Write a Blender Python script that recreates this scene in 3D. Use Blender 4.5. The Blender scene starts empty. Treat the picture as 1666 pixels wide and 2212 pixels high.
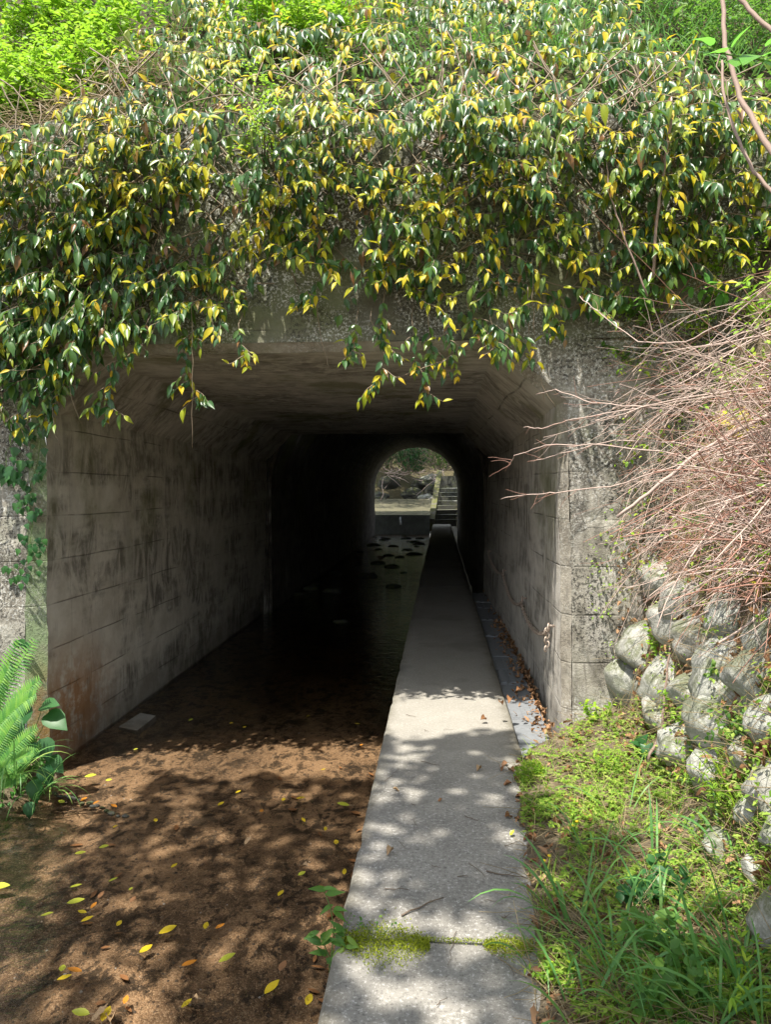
import bpy, math, random
import numpy as np
from mathutils import Vector, Matrix, noise
R = random.Random(7)
C = bpy.context.scene.collection
PI = math.pi
sin, cos = math.sin, math.cos
def V(*a): return Vector(a)
def lerp(a, b, t): return a + (b - a) * t
def clamp(x, a=0., b=1.): return max(a, min(b, x))
def interp(tab, x):
    if x <= tab[0][0]: return tab[0][1]
    for (x0, y0), (x1, y1) in zip(tab, tab[1:]):
        if x <= x1: return lerp(y0, y1, (x - x0) / (x1 - x0))
    return tab[-1][1]
def nz(x, y=0., z=0.): return noise.noise(Vector((x, y, z)))

# ------------------------------------------------------------------ camera
F, CX, CY, EYE = 1600., 833., 1106., Vector((0, 0, 1.5))
PIT = math.atan(51 / F); YAW = math.atan(117 / F)
FWD = V(-sin(YAW) * cos(PIT), cos(YAW) * cos(PIT), -sin(PIT))
RGT = V(cos(YAW), sin(YAW), 0)
UPV = RGT.cross(FWD)
def ray(px, py): return FWD + RGT * ((px - CX) / F) + UPV * ((CY - py) / F)
def PY(px, py, y):
    d = ray(px, py); return EYE + d * (y / d.y)
def PZ(px, py, z):
    d = ray(px, py); return EYE + d * ((z - EYE.z) / d.z)
def pix(p):
    q = Vector(p) - EYE; w = q.dot(FWD)
    return (CX + F * q.dot(RGT) / w, CY - F * q.dot(UPV) / w)
cam_d = bpy.data.cameras.new('camera'); cam = bpy.data.objects.new('camera', cam_d); C.objects.link(cam)
cam.location = EYE; cam.rotation_euler = (PI / 2 - PIT, 0, YAW)
cam_d.sensor_fit = 'AUTO'; cam_d.sensor_width = 36; cam_d.lens = 36 * F / 2212; cam_d.clip_start = .05; cam_d.clip_end = 1000
bpy.context.scene.camera = cam

# ------------------------------------------------------------------ materials
class G:
    def __init__(s, name):
        s.m = bpy.data.materials.new(name); s.m.use_nodes = True; s.t = s.m.node_tree; s.t.nodes.clear()
        s.out = s.t.nodes.new('ShaderNodeOutputMaterial')
    def n(s, typ, ins=None, o=0, **at):
        nd = s.t.nodes.new('ShaderNode' + typ)
        for k, v in at.items(): setattr(nd, k, v)
        for k, v in (ins or {}).items():
            if isinstance(v, bpy.types.NodeSocket): s.t.links.new(v, nd.inputs[k])
            else: nd.inputs[k].default_value = v
        return nd.outputs[o]
    def pos(s): return s.n('NewGeometry', o=0)
    def isl(s): return s.n('NewGeometry', o=8)
    def orand(s): return s.n('ObjectInfo', o='Random')
    def map(s, v, sc=(1, 1, 1), loc=(0, 0, 0)): return s.n('Mapping', {0: v, 1: loc, 3: sc})
    def noise(s, v, sc, det=4, rough=.55, dist=0.): return s.n('TexNoise', {'Vector': v, 'Scale': sc, 'Detail': det, 'Roughness': rough, 'Distortion': dist})
    def vor(s, v, sc, o=0, **at): return s.n('TexVoronoi', {'Vector': v, 'Scale': sc}, o=o, **at)
    def ma(s, op, a, b=0., c=0.): return s.n('Math', {0: a, 1: b, 2: c}, operation=op)
    def sm(s, v, a, b):
        return s.n('MapRange', {0: v, 1: a, 2: b, 3: 0., 4: 1.}, interpolation_type='SMOOTHSTEP')
    def ramp(s, f, stops, interp='LINEAR'):
        nd = s.t.nodes.new('ShaderNodeValToRGB'); e = nd.color_ramp.elements; nd.color_ramp.interpolation = interp
        while len(e) < len(stops): e.new(.5)
        for k, (p, c) in enumerate(stops): e[k].position = p; e[k].color = (*c, 1)
        s.t.links.new(f, nd.inputs[0]); return nd.outputs[0]
    def mix(s, f, a, b):
        nd = s.t.nodes.new('ShaderNodeMix'); nd.data_type = 'RGBA'
        for k, v in ((0, f), (6, a), (7, b)):
            if isinstance(v, bpy.types.NodeSocket): s.t.links.new(v, nd.inputs[k])
            else: nd.inputs[k].default_value = v if k == 0 else (*v, 1)
        return nd.outputs[2]
    def bump(s, h, st, d=.01): return s.n('Bump', {'Strength': st, 'Distance': d, 'Height': h})
    def pr(s, col, rough=.8, nrm=None, spec=.4):
        i = {'Base Color': col if isinstance(col, bpy.types.NodeSocket) else (*col, 1), 'Roughness': rough, 'Specular IOR Level': spec}
        if nrm is not None: i['Normal'] = nrm
        return s.n('BsdfPrincipled', i)
    def fin(s, sh): s.t.links.new(sh, s.out.inputs[0]); return s.m
    def xyz(s, v): 
        nd = s.t.nodes.new('ShaderNodeSeparateXYZ'); s.t.links.new(v, nd.inputs[0]); return nd.outputs

def leaf_mat(name, stops, rough=.4, trans=.3, spec=.4, tcol=None, spots=0.):
    g = G(name); c = g.ramp(g.isl(), stops)
    if spots:
        f = g.sm(g.noise(g.pos(), 60, 3), .56, .68); c = g.mix(g.ma('MULTIPLY', f, spots), c, (.10, .045, .012))
    a = g.pr(c, rough, None, spec)
    t = g.n('BsdfTranslucent', {0: g.mix(.55, c, tcol) if tcol else c})
    return g.fin(g.n('MixShader', {0: trans, 1: a, 2: t}))
def stem_mat(name, a, b, rough=.75):
    g = G(name); p = g.pos()
    c = g.mix(g.noise(p, 25, 3), a, b)
    c = g.mix(g.ma('MULTIPLY', g.isl(), .5), c, [x * .55 for x in a])
    return g.fin(g.pr(c, rough, g.bump(g.noise(p, 180, 2), .4, .003)))

def concrete(name, kind):
    g = G(name); p = g.pos(); x, y, z = g.xyz(p)
    big = g.noise(p, 1.1, 5, .6); mid = g.noise(p, 5, 6, .65); fine = g.noise(p, 120, 3, .7)
    if kind == 'lining': c = g.mix(g.sm(mid, .3, .7), (.47, .44, .385), (.62, .595, .54))
    elif kind == 'edge': c = g.mix(g.sm(mid, .3, .7), (.24, .215, .175), (.40, .37, .31))
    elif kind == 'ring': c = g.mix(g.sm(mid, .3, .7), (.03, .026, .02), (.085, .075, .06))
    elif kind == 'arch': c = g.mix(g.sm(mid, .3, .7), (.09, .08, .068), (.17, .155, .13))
    else: c = g.mix(g.sm(mid, .3, .7), (.22, .20, .165), (.38, .36, .31))
    # formwork board joints: horizontal every 0.30 m with a little wander, vertical every 1.15 m
    zz = g.ma('ADD', g.ma('ADD', z, g.ma('MULTIPLY', g.noise(p, .9, 1), .05)), 10.07)
    fr = g.ma('ABSOLUTE', g.ma('SUBTRACT', g.ma('FRACT', g.ma('DIVIDE', zz, .30)), .5))
    line = g.sm(fr, .474, .497)
    vf = g.ma('ABSOLUTE', g.ma('SUBTRACT', g.ma('FRACT', g.ma('DIVIDE', g.ma('ADD', y if kind != 'face' else x, 20.9), 2.6)), .5))
    vline = g.sm(vf, .4955, .4995)
    brk = g.sm(g.noise(g.map(p, (1, 1, .2)), 2.5, 4), .40, .62)
    lines = g.ma('MULTIPLY', g.ma('MAXIMUM', line, g.ma('MULTIPLY', vline, .25 if kind == 'lining' else .8)), brk)
    # vertical streaks of black algae, washed down from the joints
    st = g.noise(g.map(p, (3.4, 3.4, 1.1)), 1.9, 8, .74, 1.1)
    pat = g.noise(p, 1.35, 5, .65)
    h = g.noise(g.map(p, (.55, .55, 2.4), (0, 0, .4)), 1.7, 4, .6)
    blk = g.ma('MULTIPLY', g.sm(st, .40, .60), g.sm(g.ma('ADD', g.ma('MULTIPLY', pat, .5), g.ma('MULTIPLY', h, .5)), .44, .56))
    if kind == 'face': blk = g.ma('MULTIPLY', blk, .65)
    if kind == 'edge': blk = g.ma('MULTIPLY', blk, .45)
    if kind == 'lining': blk = g.ma('MULTIPLY', blk, g.ma('SUBTRACT', 1., g.ma('MULTIPLY', g.ma('MULTIPLY', g.sm(z, 1.55, 1.8), g.sm(y, 8.5, 5.5)), .3)))
    c = g.mix(g.ma('MULTIPLY', blk, .8 if kind != 'lining' else .70), c, (.035, .03, .024))
    dn = g.ma('MULTIPLY', g.sm(g.noise(g.map(p, (6, 6, 1.1)), 3.2, 7, .75, .8), .52, .66), g.sm(g.noise(p, 1.9, 3, .5), .42, .6))
    c = g.mix(g.ma('MULTIPLY', dn, .55 if kind != 'lining' else .35), c, (.07, .06, .05))
    # pale wash
    c = g.mix(g.ma('MULTIPLY', g.sm(g.noise(g.map(p, (2.2, 2.2, .8), (3, 1, 7)), 1.5, 6, .6), .56, .72), .5), c, (.46, .44, .41))
    if kind == 'lining':
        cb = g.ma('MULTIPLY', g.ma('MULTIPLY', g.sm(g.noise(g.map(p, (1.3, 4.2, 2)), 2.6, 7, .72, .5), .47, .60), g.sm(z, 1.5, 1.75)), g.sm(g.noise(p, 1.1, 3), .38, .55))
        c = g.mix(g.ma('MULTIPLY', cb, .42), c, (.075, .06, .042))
    # green algae
    al = g.ma('MULTIPLY', g.sm(g.noise(g.map(p, (1, 1, .8), (5, 2, 1)), 1.3, 5, .6), .52, .68), g.sm(z, .6, 1.6))
    c = g.mix(g.ma('MULTIPLY', al, .6), c, (.135, .145, .045) if kind != 'face' else (.12, .19, .09))
    if kind == 'face':
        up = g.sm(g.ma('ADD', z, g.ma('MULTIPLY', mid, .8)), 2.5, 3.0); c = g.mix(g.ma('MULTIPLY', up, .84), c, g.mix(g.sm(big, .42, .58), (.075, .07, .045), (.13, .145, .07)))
    c = g.mix(g.ma('MULTIPLY', lines, .62), c, (.045, .04, .033))
    if kind == 'edge':
        c = g.mix(g.ma('MULTIPLY', g.sm(x, -2.3, -2.5), g.sm(g.noise(p, 4, 4), .3, .55)), c, (.27, .34, .19))
    if kind in ('lining', 'edge'):
        # rust-orange bloom low on the near left wall
        q = PY(150, 1570, 4.95)
        d = g.n('VectorMath', {0: g.map(p, (1, .75, 1)), 1: (q.x, (q.y + .1) * .75, q.z)}, o=1, operation='DISTANCE')
        f = g.ma('MULTIPLY', g.sm(d, .74, .1), g.sm(g.noise(p, 7, 5, .7), .36, .55))
        c = g.mix(g.ma('MULTIPLY', f, .8), c, (.30, .125, .022))
    if kind == 'lining':
        dm = g.sm(y, 6.5, 11); c = g.mix(g.ma('MULTIPLY', dm, .3), c, (.055, .046, .036))     # colour gets darker deeper in
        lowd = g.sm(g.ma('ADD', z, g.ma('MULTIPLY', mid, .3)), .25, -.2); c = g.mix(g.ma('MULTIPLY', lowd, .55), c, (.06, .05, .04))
    hgt = g.ma('ADD', g.ma('MULTIPLY', fine, .5), g.ma('MULTIPLY', mid, 1.2))
    hgt = g.ma('SUBTRACT', hgt, g.ma('MULTIPLY', lines, .6))
    if kind in ('face', 'edge'):
        # lichen: white and black specks in patches
        k = 1. if kind == 'face' else .45
        sp = g.noise(p, 60, 3, .75)
        pm = g.sm(g.noise(p, 2.4, 4, .6), .38, .58)
        c = g.mix(g.ma('MULTIPLY', g.ma('MULTIPLY', g.sm(sp, .52, .58), pm), .8 * k), c, (.60, .60, .56))
        sb = g.noise(p, 47, 4, .8)
        pb = g.sm(g.noise(g.map(p, (1.3, 1, .9), (9, 4, 2)), 1.9, 4, .6), .40, .56)
        c = g.mix(g.ma('MULTIPLY', g.ma('MULTIPLY', g.sm(sb, .50, .56), pb), .85 * k), c, (.035, .034, .03))
        hgt = g.ma('ADD', hgt, g.ma('MULTIPLY', sb, .8))
    return g.fin(g.pr(c, .88, g.bump(hgt, .6, .012), .25))

def path_mat():
    g = G('path_concrete'); p = g.pos()
    f = g.noise(p, 150, 2, .8); s = g.noise(p, 62, 4, .85); m = g.noise(p, 2.2, 6, .65)
    c = g.mix(g.sm(m, .3, .7), (.18, .172, .155), (.285, .272, .245))
    c = g.mix(g.ma('MULTIPLY', g.sm(s, .55, .64), .7), c, (.55, .54, .52))
    c = g.mix(g.ma('MULTIPLY', g.sm(s, .46, .37), .8), c, (.10, .095, .088))
    c = g.mix(g.ma('MULTIPLY', g.sm(g.noise(p, 9, 5, .7), .56, .72), .5), c, (.15, .14, .125))
    x, y, z = g.xyz(p)
    c = g.mix(g.ma('MULTIPLY', g.sm(g.ma('ADD', y, g.ma('MULTIPLY', m, 1.)), 3.6, 5.2), .5), c, (.34, .32, .275))
    c = g.mix(g.ma('MULTIPLY', g.sm(g.ma('ADD', z, g.ma('MULTIPLY', m, .12)), .0, -.12), .8), c, (.10, .09, .075))
    ed = g.sm(g.ma('ADD', g.ma('ABSOLUTE', g.ma('SUBTRACT', x, .06)), g.ma('MULTIPLY', g.noise(p, 5, 5, .7), .16)), .40, .50)
    c = g.mix(g.ma('MULTIPLY', ed, .6), c, (.115, .105, .075))
    sp = g.sm(g.noise(p, 1.1, 4, .6), .54, .66); c = g.mix(g.ma('MULTIPLY', sp, .45), c, (.13, .125, .11))
    return g.fin(g.pr(c, .9, g.bump(g.ma('ADD', f, g.ma('MULTIPLY', s, 2.)), .55, .004), .25))
def bed_mat():
    g = G('stream_bed'); p = g.pos()
    fl = g.map(p, (1, .75, 1))
    big = g.noise(fl, 1.6, 6, .62, .4); mid = g.noise(fl, 9, 6, .72, .5)
    vc = g.vor(p, 150, o=1); vd = g.vor(p, 150)
    c = g.mix(g.sm(big, .32, .66), (.095, .060, .036), (.26, .168, .10))
    cell = g.n('SeparateColor', {0: vc})
    c = g.mix(g.ma('MULTIPLY', g.sm(cell, .6, 1.), .3), c, (.48, .36, .25))
    c = g.mix(g.ma('MULTIPLY', g.sm(cell, .34, .12), .4), c, (.045, .03, .02))
    dk = g.ma('MULTIPLY', g.sm(mid, .47, .58), g.sm(g.noise(fl, 2.6, 4, .6), .33, .52))
    c = g.mix(g.ma('MULTIPLY', dk, .88), c, (.022, .016, .011))
    dk2 = g.sm(g.noise(g.map(p, (1, .6, 1), (3, 3, 3)), 26, 4, .75), .55, .62)
    c = g.mix(g.ma('MULTIPLY', dk2, .8), c, (.02, .015, .012))
    h = g.ma('ADD', g.ma('MULTIPLY', vd, -1.), g.ma('MULTIPLY', mid, 2.))
    return g.fin(g.pr(c, .8, g.bump(h, .6, .008), .2))
def water_mat():
    g = G('water'); p = g.pos()
    r = g.ma('ADD', g.noise(g.map(p, (1, 1.6, 1)), 7, 3, .5, .4), g.ma('MULTIPLY', g.noise(g.map(p, (1, 2.2, 1)), 22, 2, .5), .35))
    x, y, z = g.xyz(p)
    r = g.ma('MULTIPLY', g.ma('ADD', r, g.ma('MULTIPLY', g.noise(g.map(p, (.35, 1.2, 1)), 4.5, 3, .6, .5), g.sm(y, 8, 16))), g.ma('ADD', 1., g.ma('MULTIPLY', g.sm(y, 9, 16), 2.)))
    nb = g.bump(r, .4, .02)
    fr = g.n('Fresnel', {'IOR': 1.33, 'Normal': nb})
    gl = g.n('BsdfGlossy', {'Color': (1, 1, 1, 1), 'Roughness': .03, 'Normal': nb})
    tr = g.n('BsdfTransparent', {0: (.93, .90, .84, 1)})
    return g.fin(g.n('MixShader', {0: fr, 1: tr, 2: gl}))
def soil_mat(name, a, b, d):
    g = G(name); p = g.pos()
    c = g.mix(g.sm(g.noise(p, 14, 6, .7), .35, .65), a, b)
    c = g.mix(g.sm(g.noise(p, 55, 4, .75), .56, .64), c, d)
    c = g.mix(g.ma('MULTIPLY', g.sm(g.noise(p, 2.3, 5, .6), .5, .66), .6), c, (.06, .075, .02))
    return g.fin(g.pr(c, .95, g.bump(g.noise(p, 45, 6, .75), 1., .03), .15))
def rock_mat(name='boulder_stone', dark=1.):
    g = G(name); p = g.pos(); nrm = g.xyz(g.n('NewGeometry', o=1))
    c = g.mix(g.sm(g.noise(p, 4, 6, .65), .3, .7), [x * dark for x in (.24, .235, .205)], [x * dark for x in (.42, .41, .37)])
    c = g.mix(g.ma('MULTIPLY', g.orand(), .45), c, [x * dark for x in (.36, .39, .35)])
    s = g.noise(p, 70, 4, .8)
    c = g.mix(g.ma('MULTIPLY', g.sm(s, .57, .64), .6), c, [x * dark for x in (.12, .115, .10)])
    c = g.mix(g.ma('MULTIPLY', g.sm(g.noise(p, 38, 4, .75), .57, .63), .6), c, [x * dark for x in (.50, .49, .46)])
    mo = g.ma('MULTIPLY', g.sm(g.noise(p, 7, 5, .7), .46, .58), g.sm(nrm[2], -.5, .7))
    c = g.mix(g.ma('MULTIPLY', mo, .7), c, (.085, .10, .03))
    h = g.ma('ADD', g.noise(p, 16, 6, .7), g.ma('MULTIPLY', s, .3))
    return g.fin(g.pr(c, .92, g.bump(h, .8, .02), .2))
def plain(name, col, rough=.6, metal=0., v=.25, sc=40):
    g = G(name); p = g.pos(); c = g.mix(g.noise(p, sc, 4), [x * (1 - v) for x in col], [min(1, x * (1 + v)) for x in col])
    sh = g.pr(c, rough); sh.node.inputs['Metallic'].default_value = metal
    return g.fin(sh)

M = {}
M['face'] = concrete('headwall_concrete', 'face'); M['edge'] = concrete('edge_plaster', 'edge')
M['lining'] = concrete('lining_concrete', 'lining'); M['arch'] = concrete('old_arch_concrete', 'arch')
M['ring'] = concrete('joint_concrete', 'ring'); M['path'] = path_mat(); M['bed'] = bed_mat(); M['water'] = water_mat()
M['soil'] = soil_mat('bank_soil', (.15, .115, .075), (.29, .235, .16), (.06, .046, .03))
M['duff'] = soil_mat('hill_duff', (.05, .045, .025), (.12, .10, .055), (.025, .02, .013))
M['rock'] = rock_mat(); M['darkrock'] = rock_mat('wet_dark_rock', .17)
M['old'] = leaf_mat('vine_leaf_green', [(0, (.024, .075, .026)), (.4, (.042, .115, .03)), (.7, (.09, .17, .028)), (.95, (.19, .25, .03)), (.965, (.22, .11, .035)), (1, (.16, .07, .025))], .34, .28, .45, (.25, .48, .03))
M['young'] = leaf_mat('vine_leaf_yellow', [(0, (.20, .29, .02)), (.4, (.38, .41, .02)), (.75, (.56, .48, .02)), (1, (.60, .38, .03))], .42, .42, .3, (.85, .66, .02))
M['lime'] = leaf_mat('lime_leaf', [(0, (.12, .25, .02)), (.5, (.24, .42, .03)), (1, (.42, .52, .05))], .5, .45, .3, (.42, .75, .05))
M['cover'] = leaf_mat('cover_leaf', [(0, (.10, .22, .025)), (.5, (.22, .36, .045)), (1, (.38, .45, .10))], .6, .4, .25, (.45, .6, .1))
M['green'] = leaf_mat('weed_leaf', [(0, (.05, .13, .03)), (.6, (.10, .22, .04)), (1, (.2, .30, .05))], .5, .4, .3, (.25, .55, .06))
M['fern'] = leaf_mat('fern_leaf', [(0, (.06, .19, .04)), (.6, (.12, .30, .05)), (1, (.2, .38, .06))], .5, .4, .3, (.2, .6, .1))
M['deep'] = leaf_mat('broad_leaf', [(0, (.02, .085, .03)), (1, (.06, .17, .045))], .42, .3, .4, (.1, .4, .06))
M['bigleaf'] = leaf_mat('overhang_leaf', [(0, (.09, .26, .04)), (1, (.18, .40, .06))], .45, .5, .3, (.3, .8, .1))
M['grass'] = leaf_mat('grass_blade', [(0, (.09, .23, .07)), (.6, (.16, .34, .09)), (1, (.32, .42, .10))], .42, .4, .35, (.25, .6, .12))
M['straw'] = leaf_mat('straw', [(0, (.26, .19, .10)), (1, (.46, .37, .22))], .8, .15, .2)
M['litter'] = leaf_mat('dry_leaf', [(0, (.13, .065, .03)), (.5, (.30, .16, .075)), (1, (.48, .30, .17))], .7, .25, .25)
M['canopy'] = leaf_mat('canopy_leaf', [(0, (.03, .09, .02)), (1, (.08, .18, .03))], .5, .3, .3, (.2, .5, .05))
M['fall_y'] = leaf_mat('fallen_leaf_yellow', [(0, (.55, .40, .02)), (1, (.55, .40, .02))], .4, .2, .5, None, .5)
M['fall_l'] = leaf_mat('fallen_leaf_lime', [(0, (.40, .42, .04)), (1, (.40, .42, .04))], .4, .2, .5, None, .3)
M['fall_o'] = leaf_mat('fallen_leaf_orange', [(0, (.50, .19, .02)), (1, (.50, .19, .02))], .5, .2, .4, None, .6)
M['fall_b'] = leaf_mat('fallen_leaf_brown', [(0, (.26, .13, .06)), (1, (.26, .13, .06))], .6, .15, .3, None, .5)
M['fall_t'] = leaf_mat('fallen_leaf_tan', [(0, (.40, .27, .15)), (1, (.40, .27, .15))], .7, .15, .3, None, .4)
M['vstem'] = stem_mat('vine_stem', (.20, .15, .10), (.32, .26, .18)); M['cane'] = stem_mat('dry_cane', (.41, .30, .25), (.62, .50, .44))
M['redcane'] = stem_mat('red_cane', (.30, .15, .105), (.44, .25, .20)); M['branch'] = stem_mat('branch_bark', (.22, .15, .12), (.34, .25, .20))
M['twig'] = stem_mat('dry_twig', (.10, .075, .055), (.20, .155, .115)); M['gstem'] = stem_mat('green_stem', (.10, .18, .05), (.16, .24, .06))
M['bark'] = stem_mat('tree_bark', (.12, .09, .065), (.20, .16, .12))
M['moss'] = leaf_mat('moss', [(0, (.13, .18, .015)), (1, (.32, .36, .03))], .9, .2, .1)
M['slab'] = plain('drain_slab', (.17, .18, .19), .75, 0, .3, 30); M['steel'] = plain('chain_steel', (.42, .34, .28), .4, .35, .35, 90)
M['foam'] = plain('falling_water', (.8, .85, .88), .3)
M['yellow'] = leaf_mat('yellow_spray_leaf', [(0, (.55, .55, .04)), (1, (.70, .62, .07))], .5, .45, .3, (.9, .8, .06))
M['petal'] = plain('yellow_petal', (.85, .62, .02), .5)

# ------------------------------------------------------------------ objects
def wloc(o):
    v = Vector(o.location)
    while o.parent: o = o.parent; v += o.location
    return v
def tag(o, label=None, cat=None, group=None, kind=None):
    if label and not 4 <= len(label.split()) <= 16: print('LABELLEN', len(label.split()), label)
    for k, v in (('label', label), ('category', cat), ('group', group), ('kind', kind)):
        if v: o[k] = v
    return o
def thing(name, label, cat, loc=(0, 0, 0), group=None):
    o = bpy.data.objects.new(name, None); C.objects.link(o); o.location = loc; o.empty_display_size = .1
    return tag(o, label, cat, group)
def obj(name, me, mat, parent=None, base=None):
    o = bpy.data.objects.new(name, me); C.objects.link(o)
    for m_ in (mat if isinstance(mat, (list, tuple)) else [mat]): me.materials.append(m_)
    if parent is not None:
        me.transform(Matrix.Translation(-wloc(parent))); o.parent = parent
    elif base is not None:
        me.transform(Matrix.Translation(-Vector(base))); o.location = base
    return o
class MB:
    def __init__(s): s.v = []; s.f = []; s.sm = []
    def quad_grid(s, fn, nu, nv, smooth=True, flip=False):
        o = len(s.v)
        for i in range(nu + 1):
            for j in range(nv + 1): s.v.append(tuple(fn(i / nu, j / nv)))
        for i in range(nu):
            for j in range(nv):
                a = o + i * (nv + 1) + j; q = (a, a + nv + 1, a + nv + 2, a + 1)
                s.f.append(q[::-1] if flip else q); s.sm.append(smooth)
    def tube(s, pts, r0, r1=None, sides=5, cap=True):
        r1 = r0 if r1 is None else r1; n = len(pts); o = len(s.v); pts = [Vector(p) for p in pts]
        prev = None
        for i, p in enumerate(pts):
            d = (pts[min(i + 1, n - 1)] - pts[max(i - 1, 0)])
            d = d.normalized() if d.length > 1e-9 else V(0, 0, 1)
            if prev is None: a = d.cross(V(0, 0, 1)) if abs(d.z) < .9 else d.cross(V(1, 0, 0))
            else: a = prev - d * prev.dot(d)
            if a.length < 1e-6: a = d.orthogonal()
            a.normalize(); prev = a; b = d.cross(a); r = lerp(r0, r1, i / max(1, n - 1))
            for k in range(sides):
                t = 2 * PI * k / sides; s.v.append(tuple(p + a * (r * cos(t)) + b * (r * sin(t))))
        for i in range(n - 1):
            for k in range(sides):
                k2 = (k + 1) % sides; s.f.append((o + i * sides + k, o + i * sides + k2, o + (i + 1) * sides + k2, o + (i + 1) * sides + k)); s.sm.append(True)
        if cap:
            s.f.append(tuple(o + k for k in range(sides))[::-1]); s.sm.append(False)
            s.f.append(tuple(o + (n - 1) * sides + k for k in range(sides))); s.sm.append(False)
    def box(s, a, b, jit=0.):
        o = len(s.v)
        for z in (a[2], b[2]):
            for x, y in ((a[0], a[1]), (b[0], a[1]), (b[0], b[1]), (a[0], b[1])): s.v.append((x + R.uniform(-jit, jit), y + R.uniform(-jit, jit), z + R.uniform(-jit, jit)))
        for q in ((0, 3, 2, 1), (4, 5, 6, 7), (0, 1, 5, 4), (1, 2, 6, 5), (2, 3, 7, 6), (3, 0, 4, 7)): s.f.append(tuple(o + k for k in q)); s.sm.append(False)
    def ribbon(s, base, d, up, L, w, bend, n=6, tw=0.):
        """a grass blade: starts along d and bends over towards the ground"""
        o = len(s.v); p = Vector(base); d = Vector(d).normalized(); side = d.cross(up)
        if side.length < 1e-4: side = V(1, 0, 0)
        side.normalize()
        for i in range(n + 1):
            t = i / n; ww = w * (.55 + 1.2 * t) * (1 - t ** 2.2) if t < 1 else 0.0004
            ww = max(ww, .0004); s.v.append(tuple(p - side * ww * .5)); s.v.append(tuple(p + side * ww * .5))
            d = (d + V(0, 0, -1) * (bend * (.4 + t) / n)).normalized(); p = p + d * (L / n)
            if tw: side = (Matrix.Rotation(tw / n, 3, d) @ side)
        for i in range(n): s.f.append((o + 2 * i, o + 2 * i + 1, o + 2 * i + 3, o + 2 * i + 2)); s.sm.append(True)
    def mesh(s, name):
        me = bpy.data.meshes.new(name); me.from_pydata(s.v, [], s.f); me.polygons.foreach_set('use_smooth', s.sm); me.update(); return me
    def build(s, name, mat, parent=None, base=None): return obj(name, s.mesh(name), mat, parent, base)

def leaf_tpl(prof, fold=.25, droop=.35, wob=0., side=0.):
    """unit leaf along +Y, half-width profile [(t, w)], three columns; all quads"""
    v = []
    for i, (t, w) in enumerate(prof):
        sx = side * t * t; zc = -droop * t * t
        wl = wob * (1 if i % 2 else -1)
        v += [(-w + sx, t, zc + fold * w + wl), (sx, t + .0, zc), (w + sx, t, zc + fold * w - wl)]
    f = []
    for i in range(len(prof) - 1):
        a = 3 * i; f += [(a, a + 1, a + 4, a + 3), (a + 1, a + 2, a + 5, a + 4)]
    return np.array(v, float), np.array(f, int)
OVATE = [(0, .03), (.1, .24), (.28, .46), (.47, .48), (.65, .34), (.8, .14), (.9, .05), (1, .006)]
ELLI = [(0, .03), (.15, .3), (.4, .5), (.65, .46), (.88, .22), (1, .01)]
LANCE = [(0, .05), (.2, .42), (.45, .5), (.72, .3), (1, .008)]
HEART = [(-.12, .22), (0, .42), (.2, .52), (.5, .46), (.78, .22), (1, .006)]
IVY = [(-.1, .15), (.02, .42), (.15, .56), (.32, .40), (.5, .36), (.75, .16), (1, .006)]
TINY = [(0, .05), (.45, .5), (1, .03)]
T_VINE = [leaf_tpl(OVATE, f, d, 0, s) for f, d, s in ((.3, .15, .05), (.2, .4, -.08), (.4, .25, .1), (.15, .6, 0), (.35, -.05, -.05))]
T_ELLI = [leaf_tpl(ELLI, f, d) for f, d in ((.25, .2), (.15, .5), (.4, .1))]
T_LANCE = [leaf_tpl(LANCE, f, d) for f, d in ((.25, .2), (.15, .6), (.4, .35))]
T_HEART = [leaf_tpl(HEART, f, d) for f, d in ((.2, .2), (.3, .35), (.1, .1))]
T_IVY = [leaf_tpl(IVY, f, d) for f, d in ((.15, .15), (.25, .3))]
T_FLAT = [leaf_tpl(ELLI, f, d, 0, sd) for f, d, sd in ((.10, -.06, .05), (.16, -.12, -.06), (.05, .0, 0))]
T_TINY = [leaf_tpl(TINY, .2, d) for d in (.1, .5)]
T_DRY = [leaf_tpl(ELLI, f, d, w) for f, d, w in ((.9, .8, .04), (.5, -.6, .08), (1.3, .3, .05), (.3, 1.2, .1))]
def pinna():
    pr = []
    for i in range(13):
        t = i / 12; w = .5 * (1 - t ** 1.6) * (1. if i % 2 == 0 else .55) + .01; pr.append((t, w))
    return leaf_tpl(pr, .15, .2)
T_PINNA = [pinna()]
class Soup:
    def __init__(s, tp): s.tp = tp; s.it = [[] for _ in tp]; s.n = 0
    def add(s, pos, d, nrm, L, W, k=None):
        d = Vector(d).normalized(); x = d.cross(nrm)
        if x.length < 1e-4: x = d.orthogonal()
        x.normalize(); z = x.cross(d); k = R.randrange(len(s.tp)) if k is None else k
        s.it[k].append((*(x * W), *(d * L), *(z * (.5 * (L + W))), *pos)); s.n += 1
    def mesh(s, name):
        vs, fs, o = [], [], 0
        for (tv, tf), it in zip(s.tp, s.it):
            if not it: continue
            a = np.array(it); B = a[:, :9].reshape(-1, 3, 3); p = a[:, 9:]
            w = np.einsum('vk,nkc->nvc', tv, B) + p[:, None, :]
            n, m = len(a), len(tv); vs.append(w.reshape(-1, 3)); fs.append((tf[None] + (np.arange(n) * m)[:, None, None] + o).reshape(-1, 4)); o += n * m
        me = bpy.data.meshes.new(name); me.from_pydata(np.concatenate(vs).tolist(), [], np.concatenate(fs).tolist())
        me.polygons.foreach_set('use_smooth', [True] * len(me.polygons)); me.update(); return me
    def build(s, name, mat, parent=None, base=None):
        return obj(name, s.mesh(name), mat, parent, base) if s.n else None
def rdir(): 
    while 1:
        v = V(R.uniform(-1, 1), R.uniform(-1, 1), R.uniform(-1, 1))
        if .05 < v.length < 1: return v.normalized()
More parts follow.
